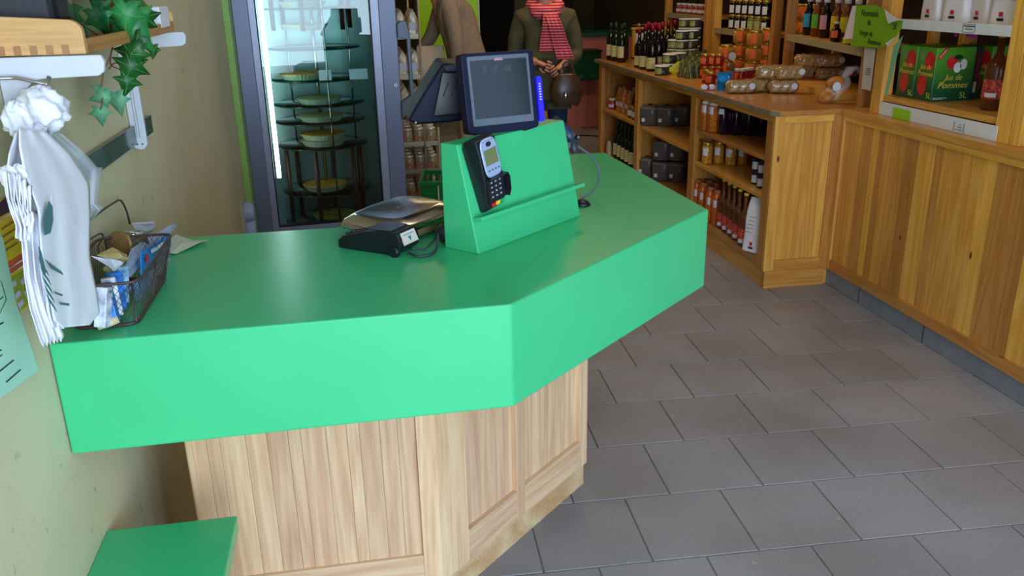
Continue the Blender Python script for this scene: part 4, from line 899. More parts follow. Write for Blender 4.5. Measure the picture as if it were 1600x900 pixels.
# ------------------------------------------------------------------ shelving above (posts, shelves, price strips)
M_STRIP = mat('price_strip', (216, 218, 214), rough=0.5, var=0.05); M_STRIP2 = mat('grey_shelf_edge', (160, 150, 116), rough=0.5, var=0.15, scale=20)
def plan_box(par, a, b, d, z0, z1, nm, m, off=0.0, bevel=0.001, side=1):
    """box standing on the plan line a-b, d deep to its right side"""
    a = Vector(a); b = Vector(b); u = (b-a).normalized(); n = Vector((u.y, -u.x))*side
    a2, b2 = a+n*off, b+n*off; loc = par.location
    pts = [a2, b2, b2+n*d, a2+n*d]
    return MB().prism([(p.x-loc.x, p.y-loc.y) for p in pts], z0-loc.z, z1-loc.z).obj(nm, m, par, bevel=bevel)
def bay(name, label, A_, B_, shelves, depth=0.34, post=0.05, zb=0.9, ztop=2.1, pm=None):
    """A_ far end, B_ near end of the front line (plan)"""
    A_ = Vector(A_); B_ = Vector(B_); t = thing(name, label, 'shelf', (A_.x, A_.y, zb)); u = (B_-A_).normalized()
    for s, e in ((A_, A_+u*post), (B_-u*post, B_)):
        plan_box(t, s, e, 0.055, zb, ztop, 'post', varn('Z'), side=-1); plan_box(t, s, e, 0.04, zb, ztop, 'rear_post', varn('Z'), off=depth-0.04, side=-1)
    for z, strip in shelves:
        plan_box(t, A_+u*post*0.9, B_-u*post*0.9, depth-0.02, z-0.026, z, 'shelf_board', varn('Y'), off=0.014, side=-1)
        if strip: plan_box(t, A_+u*post, B_-u*post, 0.010, z-0.036, z+0.004, 'price_strip', strip, off=0.0, side=-1)
    return t, A_, B_, u
b4 = bay('wall_shelving', 'farthest bay of pine shelving above the shelf unit', (2.74, 7.62), (2.71, 6.59), [(1.225, M_STRIP2), (1.6, None)], zb=0.3)
b3 = bay('wall_shelving', 'middle bay of pine shelving holding stacked dark and orange jars', (2.72, 6.50), (2.735, 5.50), [(1.145, M_STRIP2), (1.55, None)], zb=0.899)
b2 = bay('wall_shelving', 'corner bay of pine shelving above the biscuit packs', (2.645, 5.17), (2.40, 3.86), [(1.168, M_STRIP2), (1.7, None)], zb=0.899)
b1_ = bay('wall_shelving', 'right bay of pine shelving holding flour bags and juice boxes', (2.345, 3.69), (2.355, 2.80), [(1.315, M_STRIP), (1.75, None), (0.986, None)], depth=0.45, post=0.075, zb=0.9005)
plan_box(b1_[0], (2.347, 3.63), (2.353, 2.86), 0.006, 0.9005, 0.958, 'price_strip', M_STRIP, side=-1)
plan_box(b1_[0], (2.3455, 3.508), (2.3475, 3.385), 0.001, 0.901, 0.946, 'lime_price_tag', mat('lime_tag', (150, 200, 40), rough=0.5), off=-0.0015, side=-1, bevel=0)
for y in (3.56, 3.07): 
    mb = MB(); 
    for k in range(3): mb.box(-0.0012, -0.02+0.004*k, 0.010*k, 0, 0.02-0.01*k, 0.0015+0.010*k)
    mb.box(-0.0012, -0.030, -0.008, 0, -0.029, 0.030).box(-0.0012, 0.029, -0.008, 0, 0.030, 0.030)
    mb.obj('ticket_print', M_INK, b1_[0], loc=(2.3505-b1_[0].location.x, y-b1_[0].location.y, 0.012))
mb = MB(); mb.box(-0.0012, -0.035, 0, 0, 0.035, 0.0012).box(-0.0012, -0.035, 0.030, 0, 0.035, 0.0312).box(-0.0012, -0.035, 0, 0, -0.034, 0.030).box(-0.0012, 0.034, 0, 0, 0.035, 0.030).box(-0.0012, -0.02, 0.012, 0, 0.02, 0.015).box(-0.0012, -0.03, 0.022, 0, 0.03, 0.025)
mb.obj('ticket_print', M_INK, b1_[0], loc=(2.351-b1_[0].location.x, 3.10-b1_[0].location.y, 1.283-0.9))
b0_ = bay('wall_shelving', 'bay of pine shelving at the right frame edge', (2.355, 2.795), (2.365, 1.8), [(0.986, None), (1.315, M_STRIP)], depth=0.45, post=0.05, zb=0.9005)
# backing boards of the corner
bw = struct(MB().box(3.0, 1.0, 0, 3.05, 9.0, 2.6).obj('trim_4', mat('dark_backing', (46, 30, 20), rough=0.8, var=0.15)))
bstep = thing('bread_step', 'low pine riser board under the upper biscuit packs', 'riser', (2.64, 5.06, 0.899))
plan_box(bstep, tuple(at(1233.6, 133.6, z=0.9).xy), tuple(at(1300, 157, z=0.9).xy), 0.30, 0.8995, 0.928, 'board', varn('Y'), side=-1)

# ------------------------------------------------------------------ kinds of goods
def gl(name, c, rough=0.12, coat=0.0, var=0.1, **k): return mat(name, c, rough=rough, coat=coat, var=var, **k)
def jar_kind(nm, r, h, content, lid, label, lw=1.0, square=False, lidh=0.014, lz=(0.25, 0.75), la=0.9):
    K = Kind(nm, 'jar'); ex = 5 if square else 2
    K.part('glass', MB().lathe([(r*0.85, 0), (r, h*0.04), (r, h*0.80), (r*0.86, h*0.88), (r*0.82, h*0.90)], 20, ex=ex), content)
    K.part('lid', MB().lathe([(r*0.86, h*0.89), (r*0.90, h*0.90), (r*0.90, h*0.90+lidh), (r*0.84, h*0.90+lidh+0.002), (0, h*0.90+lidh+0.002)], 20), lid)
    if label: K.part('label', patch(r*1.012, h*lz[0], h*lz[1], la, square), label)
    return K
def patch(r, z0, z1, half, square=False, n=8, a0=None):
    """curved label wrapped on the side turned to the shop"""
    a0 = D(215) if a0 is None else a0
    mb = MB(); ex = 5
    def rr(a):
        if not square: return r
        c, q = abs(math.cos(a)), abs(math.sin(a)); return r / ((c**ex + q**ex)**(1/ex))*1.0
    def fn(u, v):
        a = a0 + half*(2*u-1); return (rr(a)*math.cos(a), rr(a)*math.sin(a), z0+(z1-z0)*v)
    return mb.grid(fn, n, 2)
def bottle_kind(nm, r, h, body, cap, label, neck=0.30, nr=0.34, lz=(0.15, 0.45), la=1.0, capm=None, foil=0.09, extra=None):
    K = Kind(nm, 'bottle'); s = h*(1-neck)
    K.part('glass', MB().lathe([(r*0.8, 0), (r, h*0.02), (r, s*0.80), (r*0.92, s*0.88), (r*0.55, s*0.99), (r*nr, s+h*0.05), (r*nr, h*(1-foil))], 20), body)
    K.part('cap', MB().lathe([(r*nr*1.15, h*(1-foil)), (r*nr*1.15, h-0.001), (r*nr*1.05, h), (0, h)], 14), cap)
    if label: K.part('label', patch(r*1.012, h*lz[0], h*lz[1], la), label)
    if extra: extra(K)
    return K
C_AMB = gl('amber_syrup', (120, 62, 20)); C_DRK = gl('dark_jam', (34, 14, 18)); C_ORG = gl('orange_preserve', (198, 96, 30), var=0.5, scale=90); C_HON = gl('honey', (176, 122, 52), var=0.3, scale=60)
C_GRN = gl('dark_green_glass', (12, 26, 18)); C_RED = gl('ruby_glass', (150, 24, 24)); C_JUI = gl('apple_juice_glass', (96, 52, 24)); C_BLK = gl('black_glass', (14, 12, 12))
L_W = mat('label_white', (212, 212, 216), rough=0.6, var=0.08, scale=90); L_CR = mat('label_cream', (206, 196, 140), rough=0.6, var=0.25, scale=60); L_OR = mat('label_orange', (226, 106, 44), rough=0.55, var=0.15, scale=60)
L_YE = mat('label_yellow', (214, 196, 30), rough=0.55, var=0.2, scale=80); L_BL = mat('label_blue', (40, 150, 190), rough=0.55); L_LG = mat('label_lime', (96, 176, 40), rough=0.55); L_PK = mat('label_pink', (206, 150, 164), rough=0.55); L_AP = mat('label_apples', (210, 70, 56), rough=0.5, var=0.9, scale=110)
L_GN = mat('label_pale_green', (150, 156, 90), rough=0.6, var=0.4, scale=60)
RC = mat('red_foil', (150, 20, 40), rough=0.35, metal=0.3); YC = mat('yellow_cap', (206, 180, 60), rough=0.35); GC = mat('green_foil', (24, 50, 40), rough=0.3)

def row(K, pts, z, labels, group, jitter=0.0, off=0.0, scales=None, rots=None, x=None):
    """pts: pixel columns of the foot centre, standing on height z"""
    for i, ((a, b), lb) in enumerate(zip(pts, labels)):
        p = at(a, b, z=z) if x is None else at(a, b, x=x)
        K.put((p.x+off, p.y, z), lb, group, rotz=random.uniform(-0.2, 0.2)*0.5, scale=(scales[i] if scales else 1.0))
def line(K, p0, p1, n, z, fmt, group, fr_=None, rot=0.0):
    for i in range(n):
        t = i/(n-1) if n > 1 else 0; K.put((p0[0]*(1-t)+p1[0]*t, p0[1]*(1-t)+p1[1]*t, z), fmt[i] if isinstance(fmt, list) else fmt % ORD[i], group, rotz=rot+random.uniform(-.08, .08))

# --- island shelf, near bay
KT = jar_kind('tall_jar', 0.033, 0.17, gl('apricot_jar', (196, 108, 36), var=0.35, scale=80), M_WLID, L_W, square=True, lz=(0.62, 0.86), la=0.45)
def sp(px, py, z): p = at(px, py, z=z); return (p.x, p.y, z)
KT.put(sp(1103, 203, 0.666), 'square jar of orange fruit with white label, upper shelf beside the dark jars', 'jars on the upper shelf of the near bay'); KT.put(sp(1114, 206, 0.666), 'second square jar of orange fruit with blue and white label, left of the dark jars', 'jars on the upper shelf of the near bay')
KD = jar_kind('dark_jar', 0.037, 0.172, gl('dark_plum_glass', (30, 14, 26)), M_WLID, None, square=True)
for i, q_ in enumerate(((1132, 209), (1152, 210), (1171, 211), (1191, 212))): KD.put(sp(q_[0], q_[1], 0.666), ['dark plum jar with small white label, leftmost on the upper shelf', 'dark plum jar, second from the left on the upper shelf', 'dark plum jar, third from the left on the upper shelf', 'dark plum jar nearest the boarded end, upper shelf'][i], 'dark jars on the upper shelf of the near bay')
o = MB().box(-0.001, -0.016, 0, 0, 0.016, 0.03).obj('jar_ticket', L_W); o.location = Vector(sp(1132, 209, 0.666)) + Vector((-0.037, -0.028, 0.115)); o.rotation_euler = (0, 0, D(35)); tag(o, 'small white ticket stuck on the leftmost dark plum jar', 'label')
KA = jar_kind('fruit_jar', 0.031, 0.125, gl('mirabelle_jar', (186, 126, 40), var=0.5, scale=70), M_GOLD, L_W, lz=(0.42, 0.78), la=0.5)
for i, q_ in enumerate(((1088, 249), (1104, 256), (1122, 255), (1141, 258), (1160, 257))): KA.put(sp(q_[0], q_[1], 0.471), 'jar of yellow plums, %s from the left on the middle shelf' % ORD[i], 'fruit jars on the middle shelf of the near bay', rotz=random.uniform(-.3, .3))
KS = jar_kind('small_jar', 0.022, 0.066, C_DRK, M_INK, L_W, lz=(0.15, 0.75), la=0.8, lidh=0.008)
nn = 0
for r_ in range(2):
    for j, (x, y) in enumerate((sp(1180, 287, 0.471)[:2], sp(1189, 293, 0.471)[:2], sp(1199, 299, 0.471)[:2])):
        KS.put((x, y, 0.471+0.071*r_), 'small dark jar with white label, %s row, %s from the left, by the boarded end' % (('lower', 'upper')[r_], ORD[j]), 'small dark jars on the middle shelf'); nn += 1
KO = jar_kind('orange_jar', 0.028, 0.21, C_ORG, mat('clear_lid', (150, 90, 60)), L_W, square=True, lz=(0.52, 0.72), la=0.4)
for i, q_ in enumerate(((1089, 332), (1098, 338), (1109, 346), (1119, 351))): KO.put(sp(q_[0], q_[1], 0.151), 'tall pack of orange biscuits, %s from the left on the bottom shelf' % ORD[i], 'orange packs on the bottom shelf')
for i, q_ in enumerate(((1096, 328), (1106, 333), (1118, 338))): KO.put(sp(q_[0], q_[1], 0.151), 'orange biscuit pack in the back row of the bottom shelf, %s from the left' % ORD[i], 'orange packs on the bottom shelf')
KJ = bottle_kind('juice_bottle', 0.033, 0.285, C_JUI, YC, L_AP, neck=0.34, nr=0.36, lz=(0.06, 0.34), la=1.0, foil=0.05)
KJ.part('barcode_label', patch(0.0338, 0.285*0.07, 0.285*0.14, 0.4), L_W)
for i, q_ in enumerate(((1128, 356), (1136, 362), (1144, 368), (1152, 375), (1161, 383))): KJ.put(sp(q_[0], q_[1], 0.151), 'brown apple juice bottle with yellow cap, %s from the left on the bottom shelf' % ORD[i], 'juice bottles on the bottom shelf')
def sack(nm, w_, d_, h_, m, seed=1, pinch=0.35):
    def fn(u, v):
        a = 2*PI*u; c, q = math.cos(a), math.sin(a); ex = 4; c = math.copysign(abs(c)**(2/ex), c); q = math.copysign(abs(q)**(2/ex), q)
        k = 1 + 0.04*math.sin(5*a+seed) * (v > 0.1) + 0.03*math.sin(11*v+3*a); dz = 1 - pinch*max(0, v-0.55)/0.45
        wz = 1 - 0.1*max(0, v-0.8)/0.2
        return (c*d_/2*k*dz*(0.25+0.75*min(1, (1-v)*6+0.001)), q*w_/2*k*wz, h_*v)
    mb = MB().grid(fn, 32, 14, closeu=True); mb.lathe([(0, 0.001), (w_*0.45, 0.001)], 24, sx=d_/w_, ex=4); return mb
KF = Kind('flour_bag', 'bag'); M_FL = mat('flour_paper', (222, 216, 214), rough=0.6, var=0.04, bump=0.5, scale=12, bscale=30)
KF.part('paper_bag', sack('b', 0.15, 0.09, 0.25, M_FL), M_FL)
mb = MB().box(-0.0475, -0.012, 0.030, -0.0455, 0.008, 0.046); KF.part('red_emblem', mb, mat('emblem_red', (196, 30, 48), rough=0.5))
mb = MB()
for k in range(6): mb.box(-0.0475, -0.018+0.006*k, 0.014, -0.0455, -0.014+0.006*k, 0.024)
KF.part('printed_name', mb, M_INK)
mb = MB()
for k in range(5): mb.box(-0.0478, 0.00-0.004*k, 0.090+0.018*k, -0.0458, 0.050-0.006*k, 0.093+0.018*k)
KF.part('printed_lines', mb, mat('print_ochre', (190, 150, 80), rough=0.6))
f_ = KF.put(sp(1178, 392, 0.151), 'tall white flour sack leaning by the boarded end, bottom shelf', None, rotz=D(8), tilt=(0, 0), scale=(0.8, 0.8, 1.12))
f_.rotation_euler = (0, D(4), D(28))
# --- middle bay: grey kegs
KK = Kind('syrup_keg', 'keg'); M_KEG = mat('translucent_grey_keg', (92, 86, 82), rough=0.3, var=0.15)
KK.part('body', MB().lathe([(0.054, 0), (0.062, 0.006), (0.064, 0.118), (0.060, 0.130), (0.046, 0.140)], 24, ex=3.4), M_KEG)
KK.part('rim', MB().lathe([(0.063, 0.116), (0.066, 0.119), (0.066, 0.126), (0.061, 0.130)], 24, ex=3.4), mat('keg_rim', (120, 112, 98), rough=0.4))
KK.part('cap', MB().lathe([(0.012, 0.138), (0.012, 0.148), (0, 0.148)], 14), M_INK)
KK.part('side_label', MB().box(-0.0662, 0.01, 0.03, -0.0640, 0.034, 0.055), L_W)
for i, q_ in enumerate(((1015, 195), (1041, 196), (1066, 195))): KK.put(sp(q_[0], q_[1], 0.526), 'dark grey keg with white ticket, %s from the left, middle bay front row' % ORD[i], 'grey kegs in the middle bay', rotz=D(48))
for i, q_ in enumerate(((1039, 186), (1063, 185))): KK.put(sp(q_[0], q_[1], 0.526)[:2] + (0.675,), 'dark grey keg of the upper back layer, %s one, under the worktop' % ('left', 'right')[i], 'grey kegs in the middle bay', rotz=D(48))
for i, q_ in enumerate(((1039, 186), (1063, 185))): KK.put(sp(q_[0], q_[1], 0.526), 'dark grey keg of the lower back layer, %s one, on the shelf' % ('left', 'right')[i], 'grey kegs in the middle bay', rotz=D(48))
for i, q_ in enumerate(((1010, 274), (1034, 281), (1058, 282))): KK.put(sp(q_[0], q_[1], 0.151), 'dark grey keg on the middle bay bottom shelf, %s from the left' % ORD[i], 'grey kegs in the middle bay', rotz=D(48))
for i, q_ in enumerate(((1034, 281), (1058, 282))): KK.put(sp(q_[0], q_[1], 0.151)[:2] + (0.3,), 'dark grey keg stacked on the bottom kegs, %s one' % ('left', 'right')[i], 'grey kegs in the middle bay', rotz=D(48))
# --- far bay
jr = jar_kind('red_jar', 0.036, 0.075, gl('red_white_jar', (150, 60, 60), var=0.9, scale=120), M_WLID, L_W, lz=(0.2, 0.5))
jr.put((2.03, 6.78, 0.526), 'small red and white patterned jar alone in the far bay', None); 
kp_ = Kind('cookie_packet', 'packet'); kp_.part('packet', sack('b', 0.085, 0.05, 0.20, None, pinch=0.7), mat('amber_cookies', (190, 118, 44), rough=0.25, var=0.5, scale=50)); kp_.part('label', MB().box(-0.027, -0.035, 0.05, -0.0245, 0.035, 0.085), L_W)
for i, (x, y) in enumerate(((2.04, 6.52), (2.05, 6.42), (2.14, 6.47), (2.14, 6.57), (2.04, 6.62))): kp_.put((x, y, 0.526), ['tallest amber cookie packet in front in the far bay', 'amber cookie packet nearest the far bay divider', 'amber cookie packet in the back row, right one, far bay', 'amber cookie packet in the back row, left one, far bay', 'amber cookie packet, leftmost in front in the far bay'][i], 'cookie packets in the far bay', scale=1.0 if i == 0 else 0.93)
kj2 = jar_kind('green_jar', 0.035, 0.08, gl('olive_jar', (90, 92, 50)), M_GOLD, L_W)
kj2.put((2.03, 6.27, 0.526), 'small olive jar right of the cookie packets in the far bay')
kj2.put((2.03, 6.17, 0.526), 'second small olive jar, against the divider of the far bay')
KW = bottle_kind('wine_bottle', 0.037, 0.30, C_GRN, GC, L_CR, lz=(0.12, 0.42), la=1.1, foil=0.16)
for i, (x, y) in enumerate(((2.03, 6.62), (2.03, 6.52), (2.03, 6.42), (2.03, 6.32), (2.03, 6.22), (2.13, 6.57), (2.13, 6.42))): KW.put((x, y, 0.151), ('green bottle standing on the bottom shelf of the far bay, %s from the left' % ORD[i]) if i < 5 else ('green bottle in the back row of the far bay bottom shelf, %s one' % ('left', 'right')[i-5]), 'green bottles in the far bay')
kj3 = Kind('paper_bag', 'bag'); kj3.part('bag', sack('b', 0.05, 0.04, 0.12, None), mat('bag_cream', (190, 176, 140))); kj3.put((2.0, 6.76, 0.151), 'small cream bag left of the green bottles on the bottom shelf')

# --- island worktop
ZW = 0.9
for i, (a, b) in enumerate(((954, 93), (962, 95), (971, 97), (962, 90), (975, 93))): row(KW, [(a, b)], ZW, [['green wine bottle with cream label, leftmost on the worktop', 'green wine bottle with cream label, second in the front row on the worktop', 'green wine bottle with cream label, right end of the left cluster', 'green wine bottle behind the left cluster front row', 'green wine bottle at the back right of the left cluster'][i]], 'green wine bottles on the worktop', scales=[0.95])
KR = bottle_kind('cider_bottle', 0.040, 0.31, C_BLK, RC, L_CR, lz=(0.06, 0.30), la=1.2, foil=0.14, neck=0.34)
for i, (a, b, s) in enumerate(((998, 105, .88), (1007, 108, 1), (1018, 111, 1), (1028, 109, 1), (1012, 102, 1.0), (1022, 103, 1.0), (1033, 102, 1.0), (1042, 99, 1.0), (1052, 97, 1.0), (1062, 96, 1.0))):
    row(KR, [(a, b)], ZW, ['dark cider bottle with red foil cap, %s from the left in the worktop group' % ORD[i]], 'red capped bottles on the worktop', scales=[s])
KC = Kind('pate_tin', 'tin'); KC.part('tin', MB().lathe([(0.046, 0), (0.048, 0.002), (0.048, 0.055)], 22), mat('tin_dark_green', (44, 48, 34), rough=0.35, var=0.4, scale=50)); KC.part('lid', MB().lathe([(0.050, 0.054), (0.050, 0.062), (0.045, 0.064), (0, 0.064)], 22), M_WLID); KC.part('label', patch(0.0488, 0.008, 0.048, 0.7), L_GN)
for i, (a, b, lv2) in enumerate(((1034, 117, 1), (1046, 114, 2), (1060, 112, 2), (1052, 105, 3), (1064, 106, 4), (1078, 105, 4), (1068, 99, 5), (1082, 99, 5))):
    p = at(a, b, z=ZW)
    for l in range(lv2): KC.put((p.x, p.y, ZW+0.0655*l), 'dark tin with white lid, %s stack from the left, %s from the bottom' % (ORD[i], ORD[l]), 'tins stacked on the worktop', rotz=random.uniform(-.2, .2))
# leaflet rack of pale wood
rk = thing('leaflet_rack', 'pale wooden rack with a white card, behind the red capped bottles', 'rack', tuple(at(988, 92, z=ZW)))
MB().box(0, 0, 0, 0.02, 0.03, 0.24).box(0.16, 0, 0, 0.18, 0.03, 0.24).box(0.0, 0, 0, 0.18, 0.12, 0.012).box(-0.01, -0.005, 0.228, 0.30, 0.03, 0.245).obj('frame', varn('Z'), rk); MB().box(0.02, 0.005, 0.10, 0.09, 0.008, 0.20).obj('card', L_W, rk); MB().box(0.0, -0.03, 0.05, 0.05, -0.027, 0.12, Matrix.Rotation(0.4, 4, 'Y')).obj('tag_card', L_W, rk)
mb = MB()
for k in range(2): mb.lathe([(0.012, 0), (0.014, 0.004), (0.010, 0.010)], 14, tr(0.05+0.14*k, 0.01, 0.262) @ Matrix.Rotation(PI/2, 4, 'X'))
mb.tube([(0, 0.01, 0.262), (0.26, 0.01, 0.27)], 0.003, 6); mb.obj('binder_clips', M_STRIP2, rk)
o = MB().add([(0, 0, 0), (0.07, 0, 0), (0.075, 0.02, 0.085), (0.035, 0.02, 0.08), (-0.045, 0.0, 0.03)], [(0, 1, 2, 3, 4)]).obj('yellow_ticket', mat('ticket_yellow', (206, 206, 60), rough=0.6), None, solid=0.001); o.location = at(1052, 116, z=ZW); tag(o, 'folded yellow price ticket on the worktop before the tins', 'ticket')
# cellophane herb bags
KH = Kind('herb_sachet', 'sachet')
def herb(u, v):
    a = 2*PI*u; k = 1 + 0.12*math.sin(3*a+5*v)+0.08*math.sin(7*a); w_ = (0.036*(1-v)**0.35 + 0.006) if v < 0.72 else 0.008+0.05*(v-0.72)
    return (math.cos(a)*w_*0.7*k, math.sin(a)*w_*k, 0.14*v)
KH.part('film', MB().grid(herb, 20, 12, closeu=True), mat('herb_film', (96, 100, 58), rough=0.12, var=0.8, scale=60, coat=0.5)); KH.part('tie', MB().lathe([(0.010, 0.098), (0.010, 0.104)], 10), mat('gold_tie', (180, 160, 50), rough=0.3)); KH.part('label', MB().box(-0.030, -0.016, 0.03, -0.027, 0.006, 0.065), L_GN)
for i, (a, b) in enumerate(((1066, 120), (1076, 122), (1087, 121), (1070, 112), (1082, 112), (1093, 116), (1088, 108), (1100, 108), (1076, 105))): row(KH, [(a, b)], ZW, ['small herb bag tied with gold, %s in the heap on the worktop' % ORD[i]], 'herb bags on the worktop', scales=[0.95+0.1*random.random()])
KP = jar_kind('gift_jar', 0.030, 0.070, gl('ruby_jelly', (150, 30, 24)), M_GOLD, L_OR, lz=(0.25, 0.8), la=0.7)
for i, (a, b) in enumerate(((1104, 129), (1110, 133), (1100, 122), (1112, 122), (1122, 122))):
    p = at(a, b, z=ZW)
    for l in range(2 if i > 1 else 1): KP.put((p.x, p.y, ZW+0.074*l), 'small jelly jar with gold lid and orange label, %s at the worktop edge, %s layer' % (ORD[i], ('lower', 'upper')[l]), 'gold lidded jars on the worktop')
KB = jar_kind('honey_jar', 0.045, 0.088, C_HON, M_GOLD, L_OR, square=True, lz=(0.2, 0.85), la=0.45)
hp = [(1133, 111, 2, ), (1155, 108, 3), (1176, 114, 3), (1196, 107, 3)]
for i, (a, b, n) in enumerate(hp):
    p = at(a, b+4, z=ZW)
    for l in range(n): KB.put((p.x, p.y, ZW+0.094*l), 'square honey jar with orange label, %s stack from the left, %s from the bottom' % (ORD[i], ORD[l]), 'honey jars stacked in the middle shelving bay', rotz=D(20))
KX = jar_kind('red_jelly_jar', 0.026, 0.060, C_RED, M_WLID, L_OR, lz=(0.2, 0.8), la=0.5)
for i, (a, b) in enumerate(((1152, 125), (1158, 125), (1165, 124), (1171, 123))): row(KX, [(a, b)], ZW, ['small red jelly jar, %s from the left beside the pink ticket' % ORD[i]], 'red jelly jars on the worktop')
o = MB().box(-0.03, -0.001, 0, 0.02, 0.001, 0.055).obj('pink_ticket', L_PK); o.location = at(1141, 125, z=ZW); o.rotation_euler = (0, D(6), D(-20)); tag(o, 'pink ticket standing behind the blue bag', 'ticket')
rl = thing('ribboned_roll', 'white sweet roll tied with red ribbon at the worktop edge', 'sweets', tuple(at(1106, 141, z=ZW)))
MB().ell((-0.022, 0, 0.017), 0.022, 0.014, 0.016).ell((0.022, 0, 0.017), 0.022, 0.014, 0.016).obj('wrapping', L_W, rl); MB().lathe([(0.013, -0.004), (0.013, 0.004)], 12, tr(0, 0, 0.017) @ Matrix.Rotation(PI/2, 4, 'Y')).obj('ribbon', mat('ribbon_red', (180, 24, 40)), rl)
o = sack('b', 0.075, 0.04, 0.10, None, pinch=0.2).obj('blue_sachet', mat('blue_foil', (20, 130, 190), rough=0.2, metal=0.3, var=0.4, scale=30)); o.location = at(1130, 141, z=ZW); o.rotation_euler = (0, 0, D(60)); tag(o, 'shiny bright blue foil bag at the worktop edge', 'bag')
o = sack('b', 0.05, 0.02, 0.12, None, pinch=0.2).obj('film_bag', clear); o.location = at(1140, 128, z=ZW); o.rotation_euler = (0, D(25), D(60)); tag(o, 'clear film bag standing up behind the blue bag', 'bag')
o = MB().lathe([(0.026, 0), (0.026, 0.003)], 20, Matrix.Rotation(PI/2, 4, 'X')).obj('round_ticket', L_W); o.location = at(1144, 88, y=at(1135, 115, z=ZW).y-0.06); tag(o, 'round white ticket sticking up among the honey jars', 'ticket')
# biscuit packs
KQ = Kind('biscuit_pack', 'packet')
def pk(u, v):
    a = 2*PI*u; ex = 3.2; c, q = math.cos(a), math.sin(a); c = math.copysign(abs(c)**(2/ex), c); q = math.copysign(abs(q)**(2/ex), q)
    e = min(1, 5*min(v, 1-v)+0.35); k = 1+0.05*math.sin(23*v+4*a)+0.03*math.sin(9*a)
    return ((v-0.5)*0.17, c*0.045*e*k, 0.036+q*0.036*e*k)
KQ.part('film', MB().grid(pk, 24, 22, closeu=True), mat('biscuit_film', (168, 132, 84), rough=0.2, var=0.35, scale=70, coat=0.7, bump=0.6, bscale=45))
KQ.part('sticker', MB().lathe([(0.017, 0), (0.017, 0.0012)], 18, tr(0.055, -0.046, 0.040) @ Matrix.Rotation(PI/2, 4, 'X')), L_W)
bp_ = [(1156, 145, 0, 0), (1183, 143, 0, 10), (1222, 145, 0, -5), (1203, 122, 1, 0), (1232, 123, 1, 5), (1262, 122, 2, 0), (1294, 124, 2, 6), (1262, 104, 3, 0), (1296, 104, 3, -4), (1322, 120, 2, 10)]
names = ['leftmost pack of the front row', 'middle pack of the front row', 'right pack of the front row', 'left pack of the second layer', 'right pack of the second layer', 'left pack on the riser board', 'right pack on the riser board', 'left pack of the topmost layer', 'right pack of the topmost layer', 'rearmost pack by the corner post']
zz = {0: (0.9, 0), 1: (0.9, 0.075), 2: (0.928, 0), 3: (0.928, 0.075)}
for (a, b, l, r_), nm in zip(bp_, names):
    p = at(a, b+ (0 if l in (0, 2) else 0), z=zz[l][0]+zz[l][1]) if l not in (2,) else at(a, b, z=0.928)
    KQ.put((p.x, p.y, zz[l][0]+zz[l][1]), 'film wrapped brown biscuit pack, %s' % nm, 'biscuit packs on the worktop', rotz=D(-12+r_), scale=1.0)
bb_ = thing('bread_bag', 'clear bag of round golden rolls with white sticker, leaning by the corner post', 'bag', tuple(at(1298, 160, z=ZW)))
MB().ell((0.0, 0, 0.04), 0.05, 0.045, 0.035, M=Matrix.Rotation(-0.7, 4, 'Y')).ell((0.035, 0, 0.09), 0.05, 0.045, 0.033, M=Matrix.Rotation(-0.2, 4, 'Y')).obj('rolls', mat('golden_crust', (176, 108, 44), rough=0.5, var=0.3, scale=30, bump=0.4), bb_)
def fb(u, v):
    a = 2*PI*u; e = math.sin(PI*min(1, v*1.25+0.05))**0.5 if v < 0.75 else 0.35+0.8*(v-0.75); k = 1+0.09*math.sin(5*a+9*v)
    return (-0.03+0.13*v+math.cos(a)*0.055*e*k, math.sin(a)*0.05*e*k, 0.17*v+0.001)
MB().grid(fb, 24, 16, closeu=True).obj('film', mat('crisp_film', (235, 235, 235), rough=0.05, trans=0.0, alpha=0.22, coat=1.0), bb_); MB().lathe([(0.022, 0), (0.022, 0.0012)], 18, tr(-0.01, -0.058, 0.085) @ Matrix.Rotation(PI/2, 4, 'X')).obj('sticker', L_W, bb_); MB().lathe([(0.012, 0.128), (0.012, 0.136)], 12, tr(0.085, 0, 0)).obj('tie', mat('tie_red', (190, 30, 60)), bb_)

# --- shelf goods in the bays above
def on_line(b, t, off):
    A_, B_, u = b[1], b[2], b[3]; n = Vector((-u.y, u.x)); q = A_.lerp(B_, t) + n*off; return q
KG = jar_kind('labelled_jar', 0.034, 0.098, C_BLK, M_GOLD, L_W, lz=(0.12, 0.66), la=0.55)
KY = jar_kind('green_label_jar', 0.034, 0.098, gl('olive_glass', (110, 112, 50)), M_GOLD, L_GN, lz=(0.1, 0.7), la=0.8)
for r_ in range(2):
    for k in range(6):
        q = on_line(b3, 0.20+0.105*k, 0.08)
        K_ = KY if (r_ == 0 and k >= 3 and k < 5) else KG
        K_.put((q.x, q.y, 1.1455+0.105*r_), ('olive jar with green label, %s from the left, lower row on the middle bay shelf' if K_ is KY else 'dark jar with white label, %s from the left, ' + ('lower', 'upper')[r_] + ' row on the middle bay shelf') % ORD[k], 'jars on the middle bay shelf')
for r_ in range(2):
    for k in range(3):
        q = on_line(b3, 0.97+0.09*k, 0.20); KB.put((q.x, q.y, 1.20+0.094*r_-0.055), 'square orange labelled jar seen between two posts, %s, %s row' % (ORD[k], ('lower', 'upper')[r_]), 'orange labelled jars between the bays')
KV = bottle_kind('syrup_bottle', 0.031, 0.215, C_AMB, M_WLID, L_YE, lz=(0.22, 0.58), la=0.8, neck=0.28, nr=0.5, foil=0.11)
